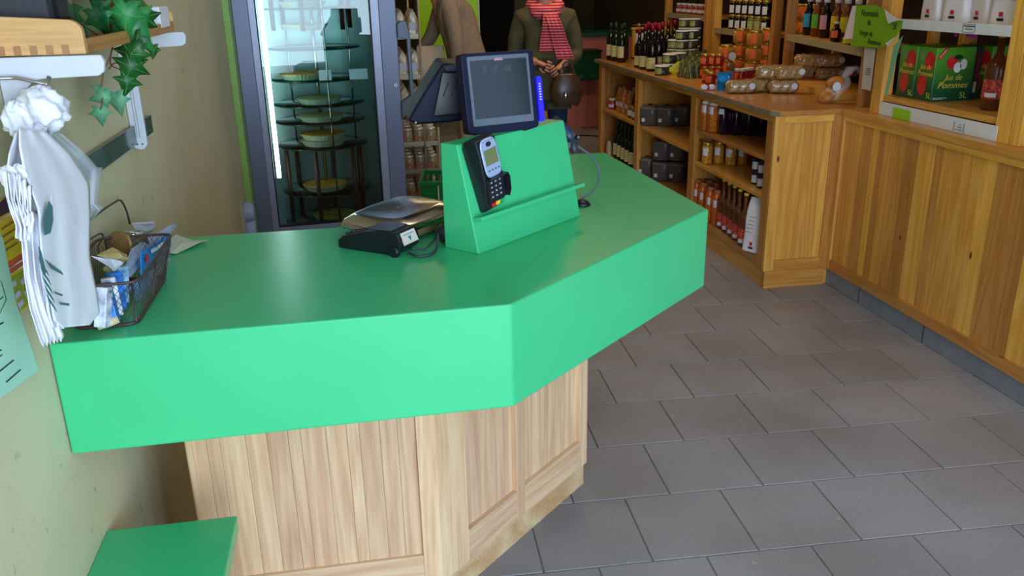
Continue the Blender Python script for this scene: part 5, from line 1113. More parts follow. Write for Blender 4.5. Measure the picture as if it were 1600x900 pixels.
def variant(K, nm, lm, body=None):
    K2 = Kind(K.name, K.cat)
    for n, me, p, bv in K.parts:
        m2_ = me.copy()
        if n == 'label': m2_.materials.clear(); m2_.materials.append(lm)
        if n == 'glass' and body: m2_.materials.clear(); m2_.materials.append(body)
        K2.parts.append((n, m2_, p, bv))
    return K2
vs = [variant(KV, 'v', L_BL, C_BLK), variant(KV, 'v', L_LG, C_AMB), variant(KV, 'v', L_PK, C_DRK), KV, KV, KV, KV, KV]
cn = ['blue', 'lime green', 'pink', 'yellow', 'yellow', 'yellow', 'yellow', 'yellow']
for k in range(8):
    q = on_line(b2, 0.10+0.112*k, 0.10 if k < 3 else 0.11); vs[k].put((q.x, q.y, 1.1685), 'syrup bottle with %s label, %s from the left on the corner bay shelf' % (cn[k], ORD[k]), 'syrup bottles on the corner bay shelf', rotz=D(-10))
q = on_line(b2, 0.58, 0.045); variant(KV, 'v', L_OR, C_DRK).put((q.x, q.y, 1.1685), 'small dark bottle with orange label and white cap, in front on the corner shelf', None, scale=(0.85, 0.85, 0.48))
KN = jar_kind('honey_pot', 0.036, 0.062, C_DRK, M_GOLD, L_YE, lz=(0.1, 0.6), la=0.9)
for k, t in enumerate((0.74, 0.83)): q = on_line(b2, t, 0.045); KN.put((q.x, q.y, 1.1685), 'low dark pot with yellow label, %s of two in front on the corner shelf' % ('left', 'right')[k], 'yellow labelled pots')
for k in range(6):
    q = on_line(b4, 0.15+0.13*k, 0.09); jr.put((q.x, q.y, 1.2255), 'red and white jar, %s from the left on the farthest bay shelf' % ORD[k], 'red and white jars on the farthest bay shelf')
# --- right bay
for i, y in enumerate((3.42, 3.27, 3.14, 2.99, 2.90)): 
    KF.put((2.435+0.02*(i == 2), y, 1.3155), 'white flour bag with red emblem, %s from the left on the upper right shelf' % ORD[i], 'flour bags on the upper right shelf', rotz=D((-6, 4, -10, 3, -4)[i]), scale=(1, 0.92, 1))
M_BXF = None
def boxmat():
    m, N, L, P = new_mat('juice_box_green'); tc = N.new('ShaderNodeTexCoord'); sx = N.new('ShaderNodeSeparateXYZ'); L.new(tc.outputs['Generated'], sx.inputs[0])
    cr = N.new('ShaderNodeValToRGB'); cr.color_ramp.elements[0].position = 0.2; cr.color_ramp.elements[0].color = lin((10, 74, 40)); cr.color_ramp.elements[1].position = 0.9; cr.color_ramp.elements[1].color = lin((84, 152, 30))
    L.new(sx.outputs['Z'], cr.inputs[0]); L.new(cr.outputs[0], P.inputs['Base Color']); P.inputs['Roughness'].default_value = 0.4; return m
M_BX = boxmat(); M_APL = mat('printed_apple_red', (206, 40, 36), rough=0.4, var=0.3, scale=30); M_GLD = mat('printed_gold', (232, 190, 70), rough=0.4); M_YL = mat('printed_yellow', (196, 204, 40), rough=0.4); M_RD = mat('printed_red', (200, 24, 40), rough=0.4)
M_AW = mat('printed_apple_flesh', (232, 232, 220), rough=0.4); M_LF = mat('printed_leaf', (20, 60, 24), rough=0.4)
def ellp(mb, u, v, a, b, M, h=0.0004, n=20, z0=0.0002):
    mb.prism([(u+a*math.cos(2*PI*k/n), v+b*math.sin(2*PI*k/n)) for k in range(n)], z0, z0+h, M=M); return mb
def juice(loc, label, W=0.185, Dp=0.122, H=0.222, front=True):
    t = thing('juice_box', label, 'box', loc, 0, 'green juice boxes')
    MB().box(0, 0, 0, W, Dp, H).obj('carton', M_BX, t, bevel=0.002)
    S_ = frame((-0.0003, Dp, 0), (0, -1, 0), (0, 0, 1))     # left side face: x toward the viewer, y up
    mb = ellp(MB(), 0.05, 0.065, 0.030, 0.045, S_); ellp(mb, 0.085, 0.165, 0.034, 0.040, S_); mb.obj('apple_print', M_APL, t)
    mb = ellp(MB(), 0.035, 0.185, 0.022, 0.024, S_); mb.obj('leaf_print', mat('printed_pale_leaf', (96, 150, 80)), t)
    text('Jus de', 0.030, M_GLD, S_ @ tr(0.062, 0.140, 0.0012), t, shear=0.3); text('Pommes', 0.030, M_GLD, S_ @ tr(0.062, 0.112, 0.0012), t, shear=0.3); text('5L', 0.034, M_YL, S_ @ tr(0.104, 0.022, 0.0006), t)
    if front:
        Fm = frame((0, -0.0003, 0), (1, 0, 0), (0, 0, 1))
        mb = ellp(MB(), 0.078, 0.160, 0.027, 0.026, Fm); mb.obj('apple_print', M_APL, t)
        mb = ellp(MB(), 0.105, 0.140, 0.018, 0.022, Fm, z0=0.0007); ellp(mb, 0.132, 0.152, 0.016, 0.022, Fm, z0=0.0007); mb.obj('apple_flesh_print', M_AW, t)
        mb = ellp(MB(), 0.104, 0.182, 0.020, 0.010, Fm, z0=0.0005); mb.obj('leaf_print', M_LF, t)
        MB().prism([(0.004, 0.178), (0.022, 0.176), (0.058, 0.220), (0.036, 0.220)], 0.0002, 0.0007, M=Fm).obj('red_banner', M_RD, t)
        MB().prism([(0.016, 0.184), (0.018, 0.182), (0.046, 0.214), (0.043, 0.215)], 0.0008, 0.0011, M=Fm).obj('banner_lettering', M_AW, t)
        text('Jus de', 0.034, M_GLD, Fm @ tr(0.092, 0.098, 0.0008), t, shear=0.35); text('Pommes', 0.037, M_GLD, Fm @ tr(0.092, 0.066, 0.0008), t, shear=0.35, xs=1.1); text('5L', 0.036, M_YL, Fm @ tr(0.150, 0.022, 0.0006), t)
        MB().box(0.008, 0.014, 0.0002, 0.075, 0.0155, 0.0006, Fm).box(0.008, 0.009, 0.0002, 0.055, 0.0105, 0.0006, Fm).obj('small_print', M_AW, t)
    return t
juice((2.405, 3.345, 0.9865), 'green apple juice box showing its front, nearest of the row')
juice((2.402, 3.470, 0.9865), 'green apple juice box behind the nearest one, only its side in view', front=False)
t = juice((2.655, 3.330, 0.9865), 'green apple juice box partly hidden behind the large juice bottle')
wb_ = thing('bottle_carton', 'dark tall carton with a red bottle print between the juice boxes', 'box', (2.598, 3.36, 0.9865)); MB().box(0, 0, 0, 0.035, 0.10, 0.225).obj('carton', mat('dark_carton', (24, 40, 30), rough=0.4), wb_, bevel=0.001); MB().box(0.006, -0.001, 0.09, 0.028, 0.0, 0.20).obj('red_panel', mat('carton_red', (90, 16, 24)), wb_); MB().box(0.010, -0.001, 0.03, 0.024, 0.0, 0.075).obj('pale_print', L_GN, wb_)
KL = bottle_kind('large_juice_bottle', 0.043, 0.285, C_JUI, M_GOLD, L_AP, neck=0.30, nr=0.30, lz=(0.16, 0.42), la=1.1, foil=0.035)
KL.part('barcode_label', patch(0.0442, 0.052, 0.068, 0.5), L_W)
KL.put((2.485, 3.075, 0.9865), 'large brown juice bottle with apple label, left of the right post', 'large juice bottles'); KL.put((2.55, 2.665, 0.9865), 'large brown juice bottle with apple label, right of the right post at the frame edge', 'large juice bottles')
for i, (y, w_) in enumerate(((3.40, 0.008), (3.30, 0.035))):
    o = MB().box(-0.001, -w_, -0.035, 0.001, w_, 0).obj('magenta_ticket', mat('ticket_magenta', (190, 60, 160), rough=0.5)); o.location = (2.52, y, 1.284); tag(o, ('narrow' if i == 0 else 'wide') + ' magenta ticket hanging under the upper right shelf', 'ticket')

# --- notes on the posts
def note_pt(a, b, off=0.0):
    # plane just in front of the posts between the corner bay and the right bay
    p0 = Vector((2.392, 3.86)); p1 = Vector((2.334, 3.50)); d = CR*((a-800)/F) - CU*((b-450)/F) + CF
    n = Vector((p1.y-p0.y, -(p1.x-p0.x))).normalized(); n = n if n.x < 0 else -n
    q0 = p0 + n*off; t_ = (n.dot(q0)) / (n.x*d.x+n.y*d.y); return Vector((0, 0, CH)) + d*t_
def note(name, pts, off, m, label, cat='note', par=None, c0=None):
    q = [note_pt(a, b, off+0.03) for a, b in pts]; c = c0 if c0 is not None else sum(q, Vector())/len(q)
    o = MB().add([tuple(p-c) for p in q], [tuple(range(len(q)))]).obj(name, m, par, solid=0.0006)
    if par is None: o.location = c; tag(o, label, cat)
    return o, c
nt, nc = note('lime_note', [(1338, 9), (1352, 8), (1368, 8), (1381, 14), (1384, 26), (1388, 37), (1400, 32), (1411, 32), (1409, 44), (1399, 58), (1385, 70), (1372, 75), (1331, 72)], 0.012, mat('lime_paper', (122, 178, 18), rough=0.6, var=0.05), 'lime green handwritten note pinned across the corner posts')
note('paper_curl', [(1382, 14), (1394, 24), (1407, 31), (1398, 33), (1388, 37), (1385, 28)], 0.020, M_WHITE, None, par=nt, c0=nc); note('paper_curl', [(1383, 68), (1399, 57), (1392, 66), (1388, 72)], 0.018, M_WHITE, None, par=nt, c0=nc)
def nframe(a, b, off):
    off += 0.03
    o = note_pt(a, b, off); x = note_pt(a+5, b, off)-note_pt(a, b, off); x.z = 0; f = frame(o-nc, x, (0, 0, 1)); return f
M_PEN = mat('green_black_pen', (14, 50, 20))
for s_, a, b, z_ in (('Nouveauté', 1359, 21, 0.042), ('du', 1358, 35, 0.038), ('Verger de', 1353, 52, 0.036), ('Roumoux', 1366, 66, 0.036), ('2€', 1398, 42, 0.034)): text(s_, z_, M_PEN, nframe(a, b, 0.0135), nt, ext=0.0003)
note('white_sheet', [(1332, 9), (1338, 9), (1336, 60), (1318, 61)], 0.004, M_WHITE, 'white curled sheet left of the lime note', 'paper')
ns, nsc = note('price_list', [(1351, 74), (1368, 76), (1360, 142), (1346, 138)], 0.003, mat('list_grey', (190, 190, 186), rough=0.7), 'white price list hanging between the corner posts', 'paper')
for k in range(4): note('printed_line', [(1354-k*0.5, 106+k*3), (1361-k*0.5, 107+k*3), (1361-k*0.5, 108+k*3), (1354-k*.5, 107+k*3)], 0.004, M_INK, None, par=ns, c0=nsc)
note('mint_sheet', [(1396, 72), (1411, 56), (1403, 80), (1396, 112), (1386, 149), (1382, 148), (1390, 110)], 0.010, mat('mint_paper2', (120, 190, 150), rough=0.6), 'narrow mint green sheet hanging from the post under the note', 'paper')

# ------------------------------------------------------------------ back of the shop: rack, baskets, counter
rack = thing('jar_rack', 'wire display rack crowded with pale jars and bags, right of the fridge', 'rack', (0.235, 5.0, 0))
M_RK = mat('pale_wire', (170, 160, 130), rough=0.4, metal=0.3)
mb = MB()
RKX, RKY = 0.215, 0.9
for x, hh in ((0, 1.66), (0.135, 1.66), (RKX, 0.72)):
    for y in (0, RKY): MB().lathe([(0.006, 0), (0.006, hh)], 8, tr(x, y, 0)).obj('post', M_RK, rack)
rz_ = [0.14, 0.30, 0.46, 0.62, 0.80, 1.0, 1.22, 1.45]
for z in rz_:
    RKX = 0.215 if z < 0.7 else 0.135
    mb = MB(); mb.box(0, 0, z-0.006, RKX, 0.01, z+0.02).box(0, RKY-0.01, z-0.006, RKX, RKY, z+0.02)
    for k in range(11): mb.box(RKX*k/10-0.002, 0, z-0.003, RKX*k/10+0.002, RKY, z)
    mb.box(RKX-0.004, 0, z-0.006, RKX, RKY, z+0.02).box(0, 0, z-0.006, 0.004, RKY, z+0.02); mb.obj('wire_shelf', M_RK, rack)
KE = jar_kind('terrine_jar', 0.031, 0.085, gl('terrine_glass', (176, 150, 110), var=0.4, scale=60), mat('tin_lid', (216, 208, 186), rough=0.3, metal=0.4), mat('label_terrine', (196, 120, 100), rough=0.6, var=0.5, scale=70), lz=(0.15, 0.6), la=0.8)
for l, z in enumerate(rz_[:4]):
    for j in range(4):
        for i in range(3):
            KE.put((0.235+0.039+0.068*i, 5.06+0.11*j, z+0.001), 'terrine jar, %s rack shelf from the floor, %s row, %s from the left' % (ORD[l], ORD[j], ORD[i]), 'terrine jars on the wire rack')
KZ = Kind('pasta_packet', 'packet'); KZ.part('packet', sack('b', 0.062, 0.06, 0.15, None, pinch=0.6), mat('pasta_beige', (206, 184, 140), rough=0.3, var=0.4, scale=50, coat=0.4)); KZ.part('label', MB().box(-0.02, -0.034, 0.04, 0.02, -0.031, 0.08), L_W)
for l, z in enumerate(rz_[4:]):
    for j in range(3):
        for i in range(1 if z > 1.3 else 2): KZ.put((0.235+0.036+0.068*i, 5.07+0.16*j, z+0.001), 'beige pasta packet, %s rack shelf from the top, %s row, %s from the left' % (ORD[3-l], ORD[j], ORD[i]), 'pasta packets on the wire rack')
for i in range(1):
    t = thing('green_crate', 'dark green crate on top of the wire rack', 'crate', (0.338, 5.46, 1.4715)); MB().box(-0.10, -0.15, 0, 0.10, 0.15, 0.01).box(-0.10, -0.15, 0.01, -0.09, 0.15, 0.15).box(0.09, -0.15, 0.01, 0.10, 0.15, 0.15).box(-0.09, -0.15, 0.01, 0.09, -0.14, 0.15).box(-0.09, 0.14, 0.01, 0.09, 0.15, 0.15).obj('shell', mat('crate_green', (20, 84, 50), rough=0.4), t); MB().box(-0.11, -0.16, 0.15, 0.11, 0.16, 0.165).obj('rim', mat('crate_black', (16, 20, 22)), t)
# stacked shopping baskets
KBK = Kind('shopping_basket', 'basket'); mb = MB()
for k in range(14):
    a0 = -0.20+0.4*k/13; mb.box(a0-0.009, -0.132, 0.01, a0+0.009, -0.128, 0.17); mb.box(a0-0.009, 0.128, 0.01, a0+0.009, 0.132, 0.17)
for k in range(9):
    a0 = -0.13+0.26*k/8; mb.box(-0.202, a0-0.009, 0.01, -0.198, a0+0.009, 0.17); mb.box(0.198, a0-0.009, 0.01, 0.202, a0+0.009, 0.17)
mb.box(-0.2, -0.13, 0, 0.2, 0.13, 0.008); mb.box(-0.197, -0.127, 0.008, 0.197, -0.124, 0.17)
for z in (0.06, 0.12): mb.box(-0.202, -0.134, z, 0.202, -0.126, z+0.01); mb.box(-0.204, -0.13, z, -0.196, 0.13, z+0.01)
M_BG = mat('basket_green', (16, 110, 44), rough=0.35)
KBK.part('shell', mb, M_BG); KBK.part('rim', MB().box(-0.215, -0.145, 0.17, 0.215, -0.13, 0.19).box(-0.215, 0.13, 0.17, 0.215, 0.145, 0.19).box(-0.215, -0.13, 0.17, -0.20, 0.13, 0.19).box(0.2, -0.13, 0.17, 0.215, 0.13, 0.19), M_BG)
KBK.part('handle', MB().tube([(-0.12, -0.138, 0.18), (-0.12, -0.142, 0.06), (-0.10, -0.142, 0.045), (0.10, -0.142, 0.045), (0.12, -0.142, 0.06), (0.12, -0.138, 0.18)], 0.004, 8), mat('white_handle', (206, 206, 200)))
bx_, by_ = 0.50, 4.30
for i in range(3): KBK.put((bx_, by_, 0.0+0.195*i), 'green shopping basket, %s of the stack behind the till stand' % ('bottom', 'middle', 'top')[i], 'green shopping baskets', rotz=D(-8))
# lime panel behind the bent person
pn = thing('display_board', 'tall bright lime green panel in a dark frame behind the bent person', 'panel', (0.0, 7.4, 0))
pl0, pl1, pb = at(656, 60, y=7.4).x, at(748, 60, y=7.4).x, at(700, 118, y=7.4).z
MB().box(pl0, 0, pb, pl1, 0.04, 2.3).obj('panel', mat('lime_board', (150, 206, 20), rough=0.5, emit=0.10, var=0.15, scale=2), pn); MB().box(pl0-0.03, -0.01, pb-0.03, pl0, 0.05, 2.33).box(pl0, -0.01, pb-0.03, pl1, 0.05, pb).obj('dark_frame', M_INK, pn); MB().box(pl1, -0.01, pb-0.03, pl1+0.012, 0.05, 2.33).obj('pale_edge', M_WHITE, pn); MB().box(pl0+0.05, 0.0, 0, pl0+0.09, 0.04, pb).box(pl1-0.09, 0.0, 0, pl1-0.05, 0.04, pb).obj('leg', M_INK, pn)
MB().box(pl0+0.04, -0.02, pb+0.02, pl0+0.16, -0.001, pb+0.10).obj('teal_card', mat('teal_card', (40, 120, 110)), pn)
# rear counter, pink boards with green top
M_PINK = mat('pink_board', (206, 120, 112), rough=0.6, var=0.06)
rc = thing('rear_counter', 'pink boarded counter with green top at the back of the shop', 'counter', (1.95, 9.1, 0))
MB().box(0, -0.02, 0.955, 1.3, 0.55, 0.99).obj('top', mat('dark_green_top', (24, 92, 60), rough=0.4), rc); MB().box(0.02, 0.0, 0.72, 1.3, 0.5, 0.955).obj('fascia', M_PINK, rc)
for k in range(9): MB().box(0.12+0.13*k, 0.06, 0.0, 0.12+0.13*k+0.126, 0.075, 0.72).obj('board', M_PINK, rc)
MB().box(0.03, 0.045, 0.0, 0.12, 0.10, 0.72).obj('corner_post', varn('Z'), rc); MB().box(0.12, 0.08, 0.0, 1.25, 0.45, 0.72).obj('carcass', M_PINK, rc)
gc = thing('green_bin', 'dark green plastic bin hung on the pink rear counter', 'bin', (2.17, 8.90, 0.50)); gx = at(888, 100, y=8.9).x
gc.location = ((at(893, 100, y=8.95).x + at(934, 100, y=8.95).x)/2, 8.97, at(912, 124, y=8.95).z)
MB().prism([(-0.13, 0), (0.13, 0), (0.15, 0.28), (-0.15, 0.28)], -0.12, 0.12, ax='Y').obj('body', mat('bin_green', (6, 70, 38), rough=0.4), gc, bevel=0.01); MB().box(-0.16, -0.13, 0.28, 0.16, 0.13, 0.30).obj('rim', mat('bin_rim', (10, 50, 30)), gc); MB().box(-0.10, -0.135, 0.02, -0.04, -0.12, 0.06).box(0.04, -0.135, 0.02, 0.10, -0.12, 0.06).obj('grip', mat('bin_grip', (40, 90, 60)), gc)
MB().box(-0.12, -0.05, -0.5-0.02, 0.12, 0.1, 0.0).obj('stand', varn('Z'), gc) if False else None
tag(MB().tube([(2.0, 8.5, 0.006), (2.2, 8.65, 0.006), (2.45, 8.5, 0.006), (2.6, 8.75, 0.006)], 0.006, 6).obj('floor_cable', M_INK), 'dark cable lying on the floor before the pink counter', 'cable')

# ------------------------------------------------------------------ people
def skin(name, chains, mt, parent, root=None, sub=2, off=(0, 0, 0)):
    """chains: dict of joints name -> (x,y,z,rx,ry); edges list"""
    joints, edges = chains; names = list(joints); idx = {n: i for i, n in enumerate(names)}
    me = bpy.data.meshes.new(name); me.from_pydata([joints[n][:3] for n in names], [(idx[a], idx[b]) for a, b in edges], []); me.materials.append(mt)
    o = bpy.data.objects.new(name, me); COL.objects.link(o); o.parent = parent
    sk = o.modifiers.new('skin', 'SKIN'); sk.use_smooth_shade = True
    me.skin_vertices.data if False else None
    if not me.skin_vertices:
        bpy.context.view_layer.objects.active = o
        bm = bmesh.new(); bm.from_mesh(me); bm.verts.layers.skin.verify(); bm.to_mesh(me); bm.free()
    sv = me.skin_vertices[0].data
    for i, n in enumerate(names):
        r = joints[n][3:]; sv[i].radius = (r[0], r[1] if len(r) > 1 else r[0]); sv[i].use_root = (n == (root or names[0]))
    q = o.modifiers.new('sub', 'SUBSURF'); q.levels = sub; q.render_levels = sub
    return o
M_SKIN = mat('skin', (206, 140, 112), rough=0.5, var=0.05)
def head(parent, c, yaw, pitch, hair_c, hair_name):
    """egg shaped head with face, ears and hair; local -y is the face"""
    M = Matrix.Translation(Vector(c)) @ rz(yaw) @ Matrix.Rotation(pitch, 4, 'X')
    def fn(u, v):
        a = 2*PI*u; b = PI*v; z = -math.cos(b); s = math.sin(b)
        w_ = 0.074*(1 + 0.10*z) * s; d_ = 0.096*s*(1+0.04*z)
        x = w_*math.cos(a); y = d_*math.sin(a) + 0.0
        if math.sin(a) < 0:
            y += -0.012*math.exp(-((z+0.75)/0.25)**2)*s          # chin
            nx = abs(math.cos(a)); y += -0.020*math.exp(-((z+0.22)/0.16)**2)*math.exp(-(nx/0.20)**2)  # nose
            y += 0.010*math.exp(-((z-0.02)/0.10)**2)*math.exp(-((nx-0.42)/0.18)**2)   # eye sockets
            y += -0.005*math.exp(-((z+0.47)/0.07)**2)*math.exp(-(nx/0.3)**2)  # lips
        return (x, y, 0.118*z)
    h = MB().grid(fn, 48, 32, M, closeu=True).obj('head', M_SKIN, parent)
    mb = MB()
    for s_ in (-1, 1): mb.ell((s_*0.030, -0.079, 0.004), 0.012, 0.008, 0.007, 12, 8, M)
    mb.obj('eyes', mat('eye_white', (220, 216, 210), rough=0.2), h)
    mb = MB()
    for s_ in (-1, 1): mb.ell((s_*0.030, -0.0855, 0.004), 0.0055, 0.003, 0.0055, 10, 6, M)
    mb.obj('irises', mat('iris_brown', (50, 34, 24), rough=0.2), h)
    mb = MB()
    for s_ in (-1, 1): mb.tube([M @ Vector((s_*0.016, -0.092, 0.022)), M @ Vector((s_*0.030, -0.091, 0.026)), M @ Vector((s_*0.044, -0.082, 0.022))], 0.003, 6)
    mb.obj('eyebrows', mat(hair_name, hair_c, rough=0.6, bump=0.5, scale=60), h)
    MB().ell((0, -0.0955, -0.056), 0.022, 0.006, 0.006, 14, 8, M).obj('lips', mat('lips', (176, 84, 80), rough=0.4), h)
    mb = MB()
    for s_ in (-1, 1): mb.ell((s_*0.077, 0.008, -0.006), 0.010, 0.018, 0.030, 12, 8, M)
    mb.obj('ears', M_SKIN, h)
    def hair(u, v):
        a = 2*PI*u; b = PI*(0.02 + 0.70*v); fr_ = max(0, -math.sin(a)); b = min(b, PI*(0.72-0.40*fr_)); z = math.cos(b); s = math.sin(b); k = 1.10 + 0.015*math.sin(14*a+6*v)
        return (0.078*k*s*math.cos(a), 0.100*k*s*math.sin(a)+0.006, 0.121*z*1.06)
    MB().grid(hair, 40, 18, M, closeu=True).obj('hair', mat(hair_name, hair_c), parent, solid=0.008)
def hand(parent, wrist, direction, palm_n, curl, m=M_SKIN, flip=1):
    """palm and five separate bent fingers"""
    d = Vector(direction).normalized(); n = Vector(palm_n); n = (n-d*n.dot(d)).normalized(); s_ = d.cross(n)*flip; W = Vector(wrist)
    J = {}; E_ = []
    def P(a, b, c): return tuple(W + d*a + s_*b + n*c)
    J['w'] = P(-0.02, 0, 0) + (0.024, 0.019); J['p'] = P(0.035, 0, 0) + (0.032, 0.016); J['k'] = P(0.070, 0, 0.0) + (0.034, 0.013); E_ += [('w', 'p'), ('p', 'k')]
    skin('hand', (J, E_), m, parent, 'w')
    for i, (o_, L_) in enumerate(((-0.030, 0.062), (-0.011, 0.075), (0.010, 0.072), (0.029, 0.056))):
        F_ = {}; e = []; a, c, th = 0.062, 0.0, 0.0; F_['0'] = P(a, o_, c) + (0.0090,)
        for j, f in enumerate((0.45, 0.30, 0.25)):
            th += curl*(0.6 if j == 0 else 0.8); a += math.cos(th)*L_*f; c += math.sin(th)*L_*f; F_[str(j+1)] = P(a, o_*1.05, c) + (0.0085-0.0007*j,); e.append((str(j), str(j+1)))
        skin('finger', (F_, e), m, parent, '0', sub=1)
    T = {'0': P(0.018, -0.028, 0.004) + (0.011,), '1': P(0.045, -0.050, 0.014) + (0.0095,), '2': P(0.072, -0.050, 0.026) + (0.0085,)}
    skin('thumb', (T, [('0', '1'), ('1', '2')]), m, parent, '0', sub=1)
def mirror(J, E_, names):
    return J, E_
# person with the red scarf: standing, facing the camera, hands together on a bag
PX, PY = at(852, 100, y=5.9).x, 5.9
p2 = thing('person', 'standing person in olive jacket and red striped scarf, hands together holding a brown bag', 'person', (PX, PY, 0), D(-8)); p2.scale = (0.86, 0.93, 0.935)
J = {'pel': (0, 0, 0.92, 0.15, 0.11), 'wa': (0, 0, 1.05, 0.13, 0.10), 'ch': (0, 0.01, 1.25, 0.155, 0.115), 'sh': (0, 0.01, 1.38, 0.09, 0.08), 'ne': (0, 0.0, 1.47, 0.052, 0.052), 'he': (0, -0.005, 1.53, 0.05, 0.05)}
E_ = [('pel', 'wa'), ('wa', 'ch'), ('ch', 'sh'), ('sh', 'ne'), ('ne', 'he')]
for s_, n in ((-1, 'L'), (1, 'R')):
    J.update({'hp'+n: (s_*0.095, 0, 0.86, 0.088), 'kn'+n: (s_*0.10, -0.02, 0.48, 0.058), 'an'+n: (s_*0.105, 0.02, 0.09, 0.040), 'to'+n: (s_*0.115, -0.13, 0.035, 0.034)})
    E_ += [('pel', 'hp'+n), ('hp'+n, 'kn'+n), ('kn'+n, 'an'+n), ('an'+n, 'to'+n)]
arms2 = {'L': [(-0.185, 0.01, 1.36), (-0.245, 0.0, 1.10), (-0.07, -0.20, 1.07), ], 'R': [(0.185, 0.01, 1.36), (0.245, 0.0, 1.09), (0.115, -0.21, 1.055)]}
for n in 'LR':
    a = arms2[n]; J.update({'s'+n: a[0] + (0.055,), 'e'+n: a[1] + (0.042,), 'w'+n: a[2] + (0.028,)}); E_ += [('sh', 's'+n), ('s'+n, 'e'+n), ('e'+n, 'w'+n)]
skin('body', (J, E_), M_SKIN, p2, 'pel')
M_OLV = mat('olive_jacket', (82, 76, 48), rough=0.85, var=0.2, scale=14, bump=0.6, bscale=40); M_JEAN = mat('blue_jeans', (28, 46, 70), rough=0.85, var=0.2, scale=30)
J2 = {'pel': (0, 0.01, 0.80, 0.21, 0.155), 'hip': (0, 0, 0.92, 0.20, 0.15), 'wa': (0, 0, 1.06, 0.175, 0.14), 'ch': (0, 0.01, 1.25, 0.195, 0.145), 'sh': (0, 0.01, 1.395, 0.125, 0.105), 'nk': (0, 0.01, 1.455, 0.075, 0.072)}
E2 = [('pel', 'hip'), ('hip', 'wa'), ('wa', 'ch'), ('ch', 'sh'), ('sh', 'nk')]
for n in 'LR':
    a = arms2[n]; s_ = -1 if n == 'L' else 1
    m_ = tuple((Vector(a[1])*0.15 + Vector(a[2])*0.85)[:]); J2.update({'s'+n: (a[0][0]*0.98, a[0][1], a[0][2]-0.005, 0.088), 'u'+n: ((a[0][0]+a[1][0])/2+s_*0.012, 0.005, 1.24, 0.070), 'e'+n: a[1] + (0.063,), 'w'+n: m_ + (0.048,)}); E2 += [('sh', 's'+n), ('s'+n, 'u'+n), ('u'+n, 'e'+n), ('e'+n, 'w'+n)]
skin('jacket', (J2, E2), M_OLV, p2, 'hip')
J3 = {'pel': (0, 0, 0.90, 0.155, 0.12)}; E3 = []
for s_, n in ((-1, 'L'), (1, 'R')): J3.update({'h'+n: (s_*0.095, 0, 0.80, 0.100), 'k'+n: (s_*0.10, -0.02, 0.48, 0.072), 'a'+n: (s_*0.105, 0.02, 0.10, 0.058)}); E3 += [('pel', 'h'+n), ('h'+n, 'k'+n), ('k'+n, 'a'+n)]
skin('jeans', (J3, E3), M_JEAN, p2, 'pel')
for s_ in (-1, 1): skin('shoe', ({'a': (s_*0.105, 0.04, 0.045, 0.045, 0.044), 'b': (s_*0.112, -0.06, 0.040, 0.046, 0.040), 'c': (s_*0.118, -0.15, 0.032, 0.040, 0.030)}, [('a', 'b'), ('b', 'c')]), M_DARK, p2, 'a')
head(p2, (0, -0.015, 1.60), 0, D(8), (60, 40, 28), 'hair_brown')
hand(p2, arms2['L'][2], (0.75, -0.35, -0.25), (0.3, 0.9, -0.2), 0.75, flip=1); hand(p2, arms2['R'][2], (-0.7, -0.4, -0.45), (-0.3, 0.9, -0.2), 0.75, flip=-1)
def scarf_mat():
    m, N, L, P = new_mat('red_striped_wool'); tc = N.new('ShaderNodeTexCoord'); sx = N.new('ShaderNodeSeparateXYZ'); L.new(tc.outputs['Object'], sx.inputs[0])
    mu = N.new('ShaderNodeMath'); mu.operation = 'MULTIPLY'; mu.inputs[1].default_value = 52; L.new(sx.outputs['Z'], mu.inputs[0]); fr_ = N.new('ShaderNodeMath'); fr_.operation = 'FRACT'; L.new(mu.outputs[0], fr_.inputs[0])
    cr = N.new('ShaderNodeValToRGB'); cr.color_ramp.interpolation = 'CONSTANT'; cr.color_ramp.elements[0].color = lin((206, 30, 50)); cr.color_ramp.elements[1].position = 0.66; cr.color_ramp.elements[1].color = lin((226, 170, 170))
    L.new(fr_.outputs[0], cr.inputs[0]); L.new(cr.outputs[0], P.inputs['Base Color']); P.inputs['Roughness'].default_value = 0.9; return m
M_SCF = scarf_mat()
def loop(u, v):
    a = 2*PI*u; b = 2*PI*v; R_ = 0.095+0.008*math.sin(5*a); r = 0.042*(1+0.12*math.sin(7*a+2*b)); return ((R_+r*math.cos(b))*math.cos(a)*1.05, (R_+r*math.cos(b))*math.sin(a)*0.95-0.01, 1.435+r*1.1*math.sin(b) - 0.03*(-math.sin(a)))
sc_ = MB().grid(loop, 40, 14, closeu=True)
def tail(x0, x1, w0, w1, z1, y0):
    def fn(u, v):
        z = 1.40*(1-v)+z1*v; cx = x0*(1-v)+x1*v; w_ = w0*(1-v)+w1*v; return (cx+w_*(u-0.5), y0-0.030*math.sin(PI*min(1, v*1.6)) - 0.012*math.cos(6*PI*u) - 0.006*math.sin(9*v), z)
    return fn
sc_.grid(tail(0.02, -0.01, 0.09, 0.10, 1.14, -0.165), 12, 20); sc_.grid(tail(0.03, 0.14, 0.09, 0.13, 1.09, -0.185), 12, 20)
sc_.obj('scarf', M_SCF, p2, solid=0.006)
hb = thing('shoulder_bag', 'brown leather bag held below the hands of the person with the scarf', 'bag', (PX+0.095, PY-0.235, 0.73))
M_LTH = mat('brown_leather', (74, 50, 34), rough=0.3, var=0.2, scale=20)
def bagf(u, v):
    a = 2*PI*u; k = (0.55+0.45*math.sin(PI*min(1, (1-v)*0.9+0.1)))*(1-0.35*v); return (0.13*k*math.cos(a), 0.05*math.sin(a)*k, 0.20*v - 0.02*math.cos(a)**2*(1-v))
